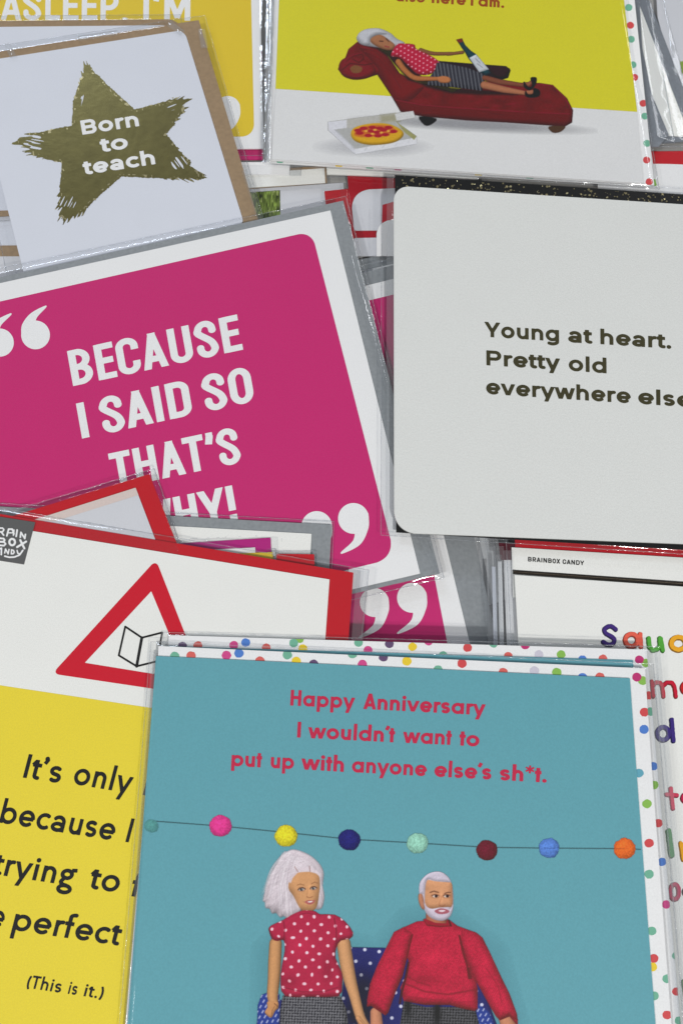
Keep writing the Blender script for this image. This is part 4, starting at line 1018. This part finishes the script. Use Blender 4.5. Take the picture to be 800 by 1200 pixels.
sleeve(r, [(190, 741), (772, 758), (812, 1200), (832, 1435), (140, 1435)][:2] + [(832, 1435), (140, 1435)], zl, margin=(7, 4, 14, 8), seed=44, amp=1.2, lift=.35, seams='tl',
       fold=[((757, 762), (769, 761), (826, 1400), (812, 1400), 0), ((766, 764), (773, 762), (834, 1400), (826, 1400), 2)])
zf = 14.6 * mm
r = card('greeting_card', 'front teal anniversary card with pompom garland and a white haired couple on a blue sofa', (450, 950), zf)
O1 = [(186, 757), (755, 783.2), (763, 900), (786, 1200), (803, 1420), (128, 1420)]
sheet('envelope', O1, zf - .3 * mm, .5 * mm, M_white, r)
dots(r, [(205, 769, 'g'), (224, 768.5, 'c'), (265.5, 768, 'p'), (280, 765.5, 'b'), (304.5, 774.5, 'c'), (336.7, 767.5, 'g'), (347, 775, 'y'), (367.5, 778, 'u'), (413, 766.5, 'g'), (424.5, 778.5, 'p'), (449, 770, 'u'), (476.5, 775, 'y'), (513, 785, 'g'), (541, 777.5, 'r'), (589, 788, 'c'), (625.6, 786, 'l'), (652, 788, 'k'), (682, 794, 'b'), (702.5, 793.5, 'c'), (745.6, 793.6, 'm'), (752.5, 797.5, 'k'),
         (754.5, 834.6, 'r'), (754, 854.7, 'b'), (748, 906, 't'), (757.5, 942, 'k'), (760, 988, 'r'), (760, 1024.5, 'g'), (763, 1091, 'g'), (765.5, 1123, 'r'), (764, 1133, 'y'), (766, 1167, 'g'), (781, 1147, 'g'), (781, 1189.5, 'r')], 5.2, zf - .3 * mm + pz, O1)
OT = [(183, 768.8), (737.5, 795), (745, 900), (767.5, 1200), (783, 1412), (133, 1412)]
sheet('card_sheet', OT, zf + .1 * mm, .4 * mm, M_teal, r)
zp = zf + .1 * mm
up = (1.0, -18.3)
for tx_, a, b in (('Happy', (340, 826.7), (415, 830.4)), ('Anniversary', (425.5, 830.8), (567.7, 838.2)),
                  ('I', (348, 864.2), (352, 864.4)), ("wouldn't", (361, 864.9), (462, 870)), ('want', (472, 870.4), (528.5, 873)), ('to', (537.5, 873.6), (561, 874.8)),
                  ('put', (271, 897.4), (306.5, 899.4)), ('up', (317, 899.8), (344, 901.4)), ('with', (353, 901.6), (402.5, 904.6)), ('anyone', (412, 904.8), (499, 909.6)), ("else's", (508.5, 910), (575, 913.6)), ('sh*t.', (585, 914.2), (639.5, 917))):
    letters('lettering', tx_, FUT, a, b, up, zp + tz, M_textred, r, res=.42)
# garland: thread and seven pompoms, printed
pg = Pic(168, 950, 760, 1012, .5)
pg.line([(184, 962.5), (258, 968), (334, 975.5), (409, 983.5), (489, 988), (570, 993), (643, 994), (731, 994.5), (750, 995.5)], .8, (52, 70, 72), .85)
for (x, y, rr, c) in ((177.5, 968, 8, (98, 172, 158)), (258.5, 968.3, 13, (226, 62, 142)), (335, 979.6, 13, (228, 214, 46)), (409.3, 984.3, 13, (40, 40, 112)), (489, 988, 12.3, (150, 206, 184)), (570, 996.6, 12.2, (108, 26, 48)), (643, 994, 12, (90, 132, 210)), (731, 994.5, 12.6, (238, 110, 44))):
    f = rr - np.hypot((pg.X - x), (pg.Y - y) * 1.04) + 1.6 * (vnoise(pg.X / 5, pg.Y / 5, int(x)) - .5) + .8 * (vnoise(pg.X / 1.2, pg.Y / 1.2, int(y)) - .5)
    k = np.clip(1 - (rr - np.clip(f, 0, rr)) / rr, 0, 1)
    shd = 1.0 + .10 * ((x - pg.X) * .5 + (y - pg.Y) * .8) / rr - .22 * (1 - k) ** 3 + .22 * (vnoise(pg.X / 1.3, pg.Y / 1.3, 5) - .5)
    pg.put(np.clip(f + .5, 0, 1) * (.45 if x < 200 else 1), np.clip(np.array(c)[None, None, :] * shd[..., None], 0, 255))
pg.line([(637, 994), (650, 994)], .6, (40, 60, 110), .5); pg.line([(719, 994.4), (731, 994.6)], .6, (120, 60, 30), .6)
pg.build('printed_garland', zp + tz, r)
# the couple
pp = Pic(292, 990, 622, 1216, .5)
A = lambda pts: [(280 + x / 2.353, 940 + y / 2.353) for x, y in pts]
B = lambda pts: [(290 + x / 4.706, 970 + y / 4.706) for x, y in pts]
C = lambda pts: [(430 + x / 4.444, 1000 + y / 4.444) for x, y in pts]
G_ = lambda pts: [(300 + x / 8, 990 + y / 8) for x, y in pts]
Hh = lambda pts: [(470 + x / 8.889, 1010 + y / 8.889) for x, y in pts]
# soft printed shadow on the wall
pp.poly([(300, 1110), (322, 1090), (330, 1070), (352, 1078), (440, 1105), (470, 1070), (520, 1060), (590, 1110), (618, 1210), (296, 1214)], (58, 112, 126), fe=24, op=.12)
pp.poly(A([(300, 400), (400, 402), (440, 410), (660, 470), (690, 560), (720, 640), (40, 650), (60, 560), (110, 545), (280, 560)]), (42, 44, 104), fe=1, puff=5, dark=.5, tex=dottex(17, 15, 2.0, 8, (190, 190, 208)))
pp.shade(425, 1160, 26, 30, .50); pp.shade(420, 1190, 30, 20, .45)
def dash(X, Y, c, sd):
    u = (X * .5 - Y * .87) / 7.5; v = (X * .87 + Y * .5) / 5.2; ru = np.floor(v); u = u + .5 * (ru % 2)
    d = np.maximum(np.abs(u - np.floor(u) - .5) * 7.5 - 2.0, np.abs(v - ru - .5) * 5.2 - .75)
    k = np.clip(.5 - d, 0, 1)[..., None] * .8
    return c * (1 - k) + np.array((206, 208, 226.)) * k
pp.poly(A([(52, 560), (62, 532), (80, 525), (112, 530), (112, 660), (48, 660)]), (44, 62, 140), puff=4, dark=.6, tex=dash)
pp.poly(A([(655, 552), (690, 580), (712, 640), (650, 640)]), (44, 62, 140), puff=4, dark=.6, tex=dash)
# woman: hair, arms, blouse, skirt
def strands(X, Y, c, sd):
    an = np.arctan2(Y - 1006, X - 366); R = np.hypot(X - 366, Y - 1006)
    return c * (1 + .16 * (vnoise(an * 26, R / 12, 3) - .5) + .08 * (vnoise(an * 60, R / 7, 4) - .5))[..., None]
hair = [(250, 100), (330, 48), (420, 62), (520, 112), (600, 190), (632, 270), (622, 380), (638, 480), (622, 575), (590, 605), (540, 600), (440, 600), (395, 635), (330, 665), (300, 695), (262, 668), (225, 678), (190, 640), (150, 642), (128, 600), (92, 590), (84, 540), (66, 520), (86, 440), (108, 350), (150, 250), (200, 165)]
pp.poly(G_(hair), (200, 188, 194), fe=2.2, smooth=4, puff=7, dark=.78, tex=strands)
pp.shade(325, 1068, 16, 10, .90); pp.shade(345, 1010, 18, 10, 1.12); pp.shade(313, 1040, 5, 22, .93)
pp.line(G_([(250, 150), (190, 200), (140, 280)]), .8, (220, 210, 216), .5); pp.line(G_([(320, 100), (275, 130), (260, 165)]), .8, (150, 130, 140), .6)
pp.line(G_([(130, 300), (60, 420), (45, 520)]), .5, (150, 180, 190), .5)
rh = random.Random(9)
for q in range(150):
    t = rh.random(); a0 = (338 + rh.uniform(-8, 14), 998 + rh.uniform(-1, 7))
    e0 = (309 + 34 * t + rh.uniform(-2, 2), 1046 + 30 * t + rh.uniform(-6, 5)) if rh.random() < .8 else (376 + rh.uniform(-3, 3), 1040 + rh.uniform(-10, 26))
    m0 = ((a0[0] + e0[0]) / 2 + (-3.5 if e0[0] < 350 else 6), (a0[1] + e0[1]) / 2 - 4)
    g0 = rh.choice([(232, 224, 228), (214, 204, 210), (160, 146, 156), (238, 232, 236)])
    pp.line(cat([a0, m0, e0], 5, False), .55, g0, .24)
# neck
pp.limb(G_([(470, 590), (485, 650)]), [6.5, 7.5], (150, 106, 78))
face = [(320, 330), (370, 270), (450, 250), (530, 255), (588, 290), (598, 380), (590, 470), (575, 560), (545, 610), (480, 618), (420, 600), (390, 560), (350, 480), (308, 420), (305, 365)]
pp.poly(G_(face), (204, 150, 104), smooth=4, puff=8, dark=.62, lx=-.2, ly=-.5)
pp.shade(343, 1030, 9, 8, 1.03); pp.shade(362, 1042, 3.2, 7, 1.10); pp.shade(349, 1058, 5, 6, 1.05); pp.shade(371, 1056, 4, 8, .90); pp.shade(341, 1046, 4, 10, .93)
pp.poly(G_([(305, 345), (330, 290), (370, 255), (390, 262), (345, 310), (325, 360)]), (206, 190, 196), fe=1.4)
pp.poly(G_([(370, 262), (450, 205), (530, 215), (600, 270), (605, 300), (560, 268), (500, 252), (430, 255)]), (214, 200, 206), fe=1.4)
pp.line(G_([(362, 205), (392, 252)]), .9, (150, 112, 104), .8); pp.line(G_([(500, 200), (506, 248)]), 1.0, (140, 104, 98), .8)
# eyes, brows, nose, mouth
for (ex, ey, s_) in ((427, 420, 1), (538, 410, .9)):
    x, y = G_([(ex, ey)])[0]
    pp.ell(x, y - .3, 4.6 * s_, 2.9 * s_, (150, 104, 82), soft=1.6, op=.6, rot=-6)
    pp.ell(x, y, 3.2 * s_, 1.5 * s_, (190, 180, 176), soft=.9, rot=-6)
    pp.ell(x - .2, y - .1, 1.7 * s_, 1.6 * s_, (58, 56, 58), soft=.8)
    pp.ell(x - .2, y, .9, .9, (22, 20, 24), soft=.7); pp.ell(x + .5, y - .7, .45, .45, (230, 230, 230), soft=.6)
    pp.line([(x - 4.2 * s_, y + .2), (x - 2, y - 1.9), (x + 1.6, y - 2.2), (x + 4.4 * s_, y - .6)], 1.0, (54, 38, 38), .85)
pp.line(G_([(385, 378), (415, 368), (450, 378)]), .9, (138, 92, 62), .8); pp.line(G_([(520, 365), (550, 350), (575, 358)]), .9, (138, 92, 62), .8)
pp.line(G_([(488, 400), (480, 450), (475, 482)]), .9, (176, 122, 84), .6); pp.line(G_([(475, 486), (492, 496), (515, 494), (530, 484)]), .9, (140, 88, 62), .8)
pp.poly(G_([(455, 535), (490, 518), (520, 520), (552, 518), (545, 540), (515, 560), (480, 556)]), (172, 96, 92), smooth=3, fe=.9)
pp.poly(G_([(482, 534), (500, 529), (530, 527), (520, 538), (500, 541)]), (232, 218, 216), smooth=3, fe=.8)
pp.line(G_([(450, 540), (443, 530)]), .8, (150, 100, 74), .6); pp.line(G_([(480, 575), (520, 575)]), .9, (176, 124, 88), .5)
# arms
pp.limb(B([(155, 640), (150, 740), (145, 840), (138, 930), (150, 985)]), [7.2, 7.5, 7.0, 6.4, 4.6], (200, 146, 98), n=4, dark=.5)
pp.poly(B([(110, 960), (165, 960), (170, 985), (150, 1015), (130, 1048), (95, 1020), (110, 990)]), (196, 140, 92), smooth=3, puff=3)
pp.line(B([(150, 985), (135, 1010), (132, 1040)]), .8, (110, 70, 46), .7); pp.line(B([(150, 970), (165, 985)]), 1.2, (100, 60, 40), .7)
pp.limb(B([(530, 640), (545, 740), (565, 840), (590, 930), (620, 1040), (650, 1100)]), [8.0, 8.2, 7.4, 6.2, 5.6, 6.0], (206, 152, 106), n=4, dark=.5)
pp.limb(B([(610, 1050), (640, 1090)]), [3, 3], (206, 150, 104)); pp.line(B([(618, 1060), (640, 1085)]), .8, (120, 76, 52), .7)
# skirt
pp.poly(B([(195, 925), (510, 925), (545, 1000), (560, 1120), (175, 1120), (180, 1000)]), (36, 36, 42), fe=.8, puff=8, dark=.4, tex=hound)
# blouse
bl = [(290, 460), (330, 455), (375, 462), (400, 478), (480, 480), (540, 520), (582, 580), (565, 612), (515, 622), (490, 660), (485, 720), (520, 800), (522, 870), (500, 930), (350, 932), (210, 930), (182, 860), (190, 760), (205, 680), (200, 620), (165, 625), (135, 612), (118, 565), (130, 540), (195, 510), (240, 482)]
pp.poly(B(bl), (174, 40, 70), fe=.9, smooth=2, puff=6, dark=.42, tex=dottex(16.0, 8.6, 1.85, 3, (226, 172, 182), wob=4))
pp.line(B([(200, 520), (205, 560), (200, 620)]), 1.4, (108, 22, 44), .6); pp.line(B([(478, 500), (490, 570), (488, 650)]), 1.6, (108, 22, 44), .6)
pp.line(B([(200, 880), (300, 905), (420, 905), (500, 880)]), 1.2, (112, 22, 46), .6); pp.line(B([(118, 560), (135, 608)]), 1.4, (96, 20, 40), .6); pp.line(B([(290, 478), (330, 470), (372, 480)]), .9, (116, 24, 50), .7)
pp.shade(338, 1150, 12, 8, .86); pp.shade(384, 1135, 8, 20, .86); pp.shade(352, 1108, 16, 16, 1.08)
# man: trousers, neck, head, jumper
pp.poly(C([(190, 770), (300, 800), (560, 800), (600, 960), (160, 960)]), (26, 26, 34), fe=.8, puff=8, dark=.5, tex=hound)
pp.shade(512, 1186, 5, 22, .3); pp.shade(478, 1180, 4, 14, .4)
pp.limb(C([(355, 320), (360, 370)]), [11, 13], (178, 106, 80))
head = [(275, 230), (272, 180), (290, 135), (340, 100), (390, 100), (430, 135), (445, 190), (448, 260), (440, 310), (410, 345), (370, 350), (330, 335), (300, 300)]
pp.poly(C(head), (196, 186, 200), smooth=4, puff=7, dark=.65, fe=1.0)
pp.poly(C([(268, 215), (285, 212), (296, 250), (298, 292), (282, 285), (268, 250)]), (186, 126, 98), smooth=3, puff=3)
fc = [(270, 190), (300, 190), (350, 200), (430, 208), (500, 210), (528, 240), (532, 330), (535, 420), (520, 470), (480, 470), (400, 480), (330, 490), (270, 470), (240, 400), (240, 300), (250, 230)]
pp.poly(Hh(fc), (206, 148, 108), smooth=3, puff=6, dark=.66)
pp.poly(Hh([(190, 320), (190, 230), (230, 165), (300, 115), (400, 105), (470, 150), (510, 210), (430, 205), (350, 200), (285, 180), (258, 215), (248, 300), (240, 420), (225, 340)]), (198, 188, 202), smooth=3, fe=1.0, puff=4, dark=.75)
# beard
pp.poly(Hh([(225, 420), (250, 460), (300, 488), (350, 485), (400, 476), (470, 480), (510, 495), (538, 440), (532, 510), (500, 575), (430, 612), (360, 600), (300, 560), (260, 500)]), (200, 188, 202), smooth=3, fe=1.0, puff=4, dark=.72)
pp.poly(Hh([(345, 510), (400, 485), (450, 488), (500, 510), (480, 535), (420, 545), (375, 538)]), (166, 92, 104), smooth=3, fe=.8)
pp.poly(Hh([(385, 510), (415, 501), (450, 503), (455, 512), (420, 522)]), (226, 206, 212), smooth=3, fe=.8)
for (x0, y0) in ((355, 358), (472, 358)):
    x, y = Hh([(x0, y0)])[0]
    pp.ell(x - .3, y - .2, 5.4, 2.6, (150, 98, 70), soft=1.5, op=.55); pp.ell(x, y, 3.0, 1.6, (220, 208, 200), soft=.8); pp.ell(x + .8, y - .2, 1.8, 1.8, (50, 26, 22), soft=.8)
    pp.line([(x - 4.2, y - .9), (x, y - 2), (x + 3.6, y - 1)], .8, (70, 40, 34), .8)
pp.line(Hh([(300, 318), (340, 305), (385, 318)]), 1.5, (110, 70, 52), .85); pp.line(Hh([(450, 330), (480, 318), (508, 318)]), 1.4, (110, 70, 52), .85)
pp.line(Hh([(420, 360), (400, 420), (390, 448)]), 1.1, (172, 112, 78), .6); pp.line(Hh([(392, 452), (425, 462), (455, 448)]), 1.1, (146, 90, 66), .75)
pp.shade(500, 1041, 5, 3, .93); pp.shade(517, 1050, 3, 8, 1.10); pp.shade(510, 1032, 12, 4, 1.05)
J_ = (184, 36, 62)
# hands below the cuffs
pp.limb(C([(45, 830), (50, 900)]), [6.5, 7.5], (196, 132, 100)); pp.limb(C([(720, 860), (735, 900)]), [8, 9], (196, 132, 100))
body = [(180, 390), (260, 355), (300, 352), (360, 372), (420, 368), (425, 345), (470, 378), (570, 415), (600, 440), (560, 640), (575, 700), (575, 810), (560, 822), (490, 808), (430, 790), (300, 790), (190, 770), (172, 700), (200, 640), (215, 560), (190, 500)]
pp.poly(C(body), J_, fe=1.0, puff=10, dark=.25, tex=knit)
pp.poly(C([(290, 345), (300, 340), (355, 362), (410, 365), (418, 340), (440, 380), (380, 384), (310, 376)]), (150, 26, 48), fe=.9, puff=2)
pp.line(C([(425, 350), (436, 378)]), 1.6, (60, 12, 24), .9)
pp.poly(C([(190, 385), (140, 410), (95, 500), (50, 590), (15, 680), (0, 760), (0, 800), (20, 795), (95, 845), (110, 830), (150, 720), (185, 640), (205, 560), (225, 480), (240, 420)]), J_, fe=1.0, puff=9, dark=.25, tex=knit)
pp.poly(C([(490, 395), (560, 410), (600, 440), (640, 520), (700, 650), (740, 730), (780, 840), (785, 900), (740, 850), (690, 870), (670, 850), (640, 800), (590, 710), (550, 640), (520, 560), (490, 480)]), J_, fe=1.0, puff=9, dark=.25, tex=knit)
pp.line(C([(480, 430), (500, 520), (520, 580), (530, 650)]), 2.6, (84, 12, 30), .75); pp.line(C([(530, 600), (540, 650)]), 3.0, (84, 14, 32), .6)
pp.line(C([(215, 570), (200, 650), (180, 720), (170, 780)]), 2.8, (66, 12, 28), .8); pp.line(C([(150, 410), (110, 500), (60, 600)]), .9, (140, 24, 46), .6); pp.line(C([(620, 600), (680, 690), (700, 780)]), 1.0, (136, 22, 44), .7)
pp.line(C([(200, 680), (300, 720), (420, 735), (560, 710)]), 2.2, (126, 20, 42), .65); pp.line(C([(210, 640), (260, 670), (330, 690)]), 1.8, (132, 22, 44), .5)
pp.line(C([(190, 745), (330, 760), (480, 775), (570, 770)]), 1.1, (140, 24, 48), .5)
pp.line(C([(0, 790), (40, 790), (100, 835)]), 1.4, (110, 16, 36), .7); pp.line(C([(690, 860), (740, 840), (782, 868)]), 1.6, (112, 16, 36), .7)
pp.shade(508, 1120, 16, 12, 1.10); pp.shade(500, 1148, 20, 7, .84); pp.shade(448, 1115, 8, 18, 1.06); pp.shade(572, 1120, 8, 18, 1.04)
pp.build('printed_picture', zp + tz + .03 * mm, r)
sleeve(r, [(177, 752), (765, 778), (820, 1430), (121, 1430)], zf, margin=(14, 6, 9, 10), seed=45, amp=1.2, lift=.5, drop=1.2, seams='trl',
       fold=[((178, 762), (183, 764), (151, 1200), (146, 1200), -1), ((765, 790), (771, 790), (822, 1400), (815, 1400), 0)])
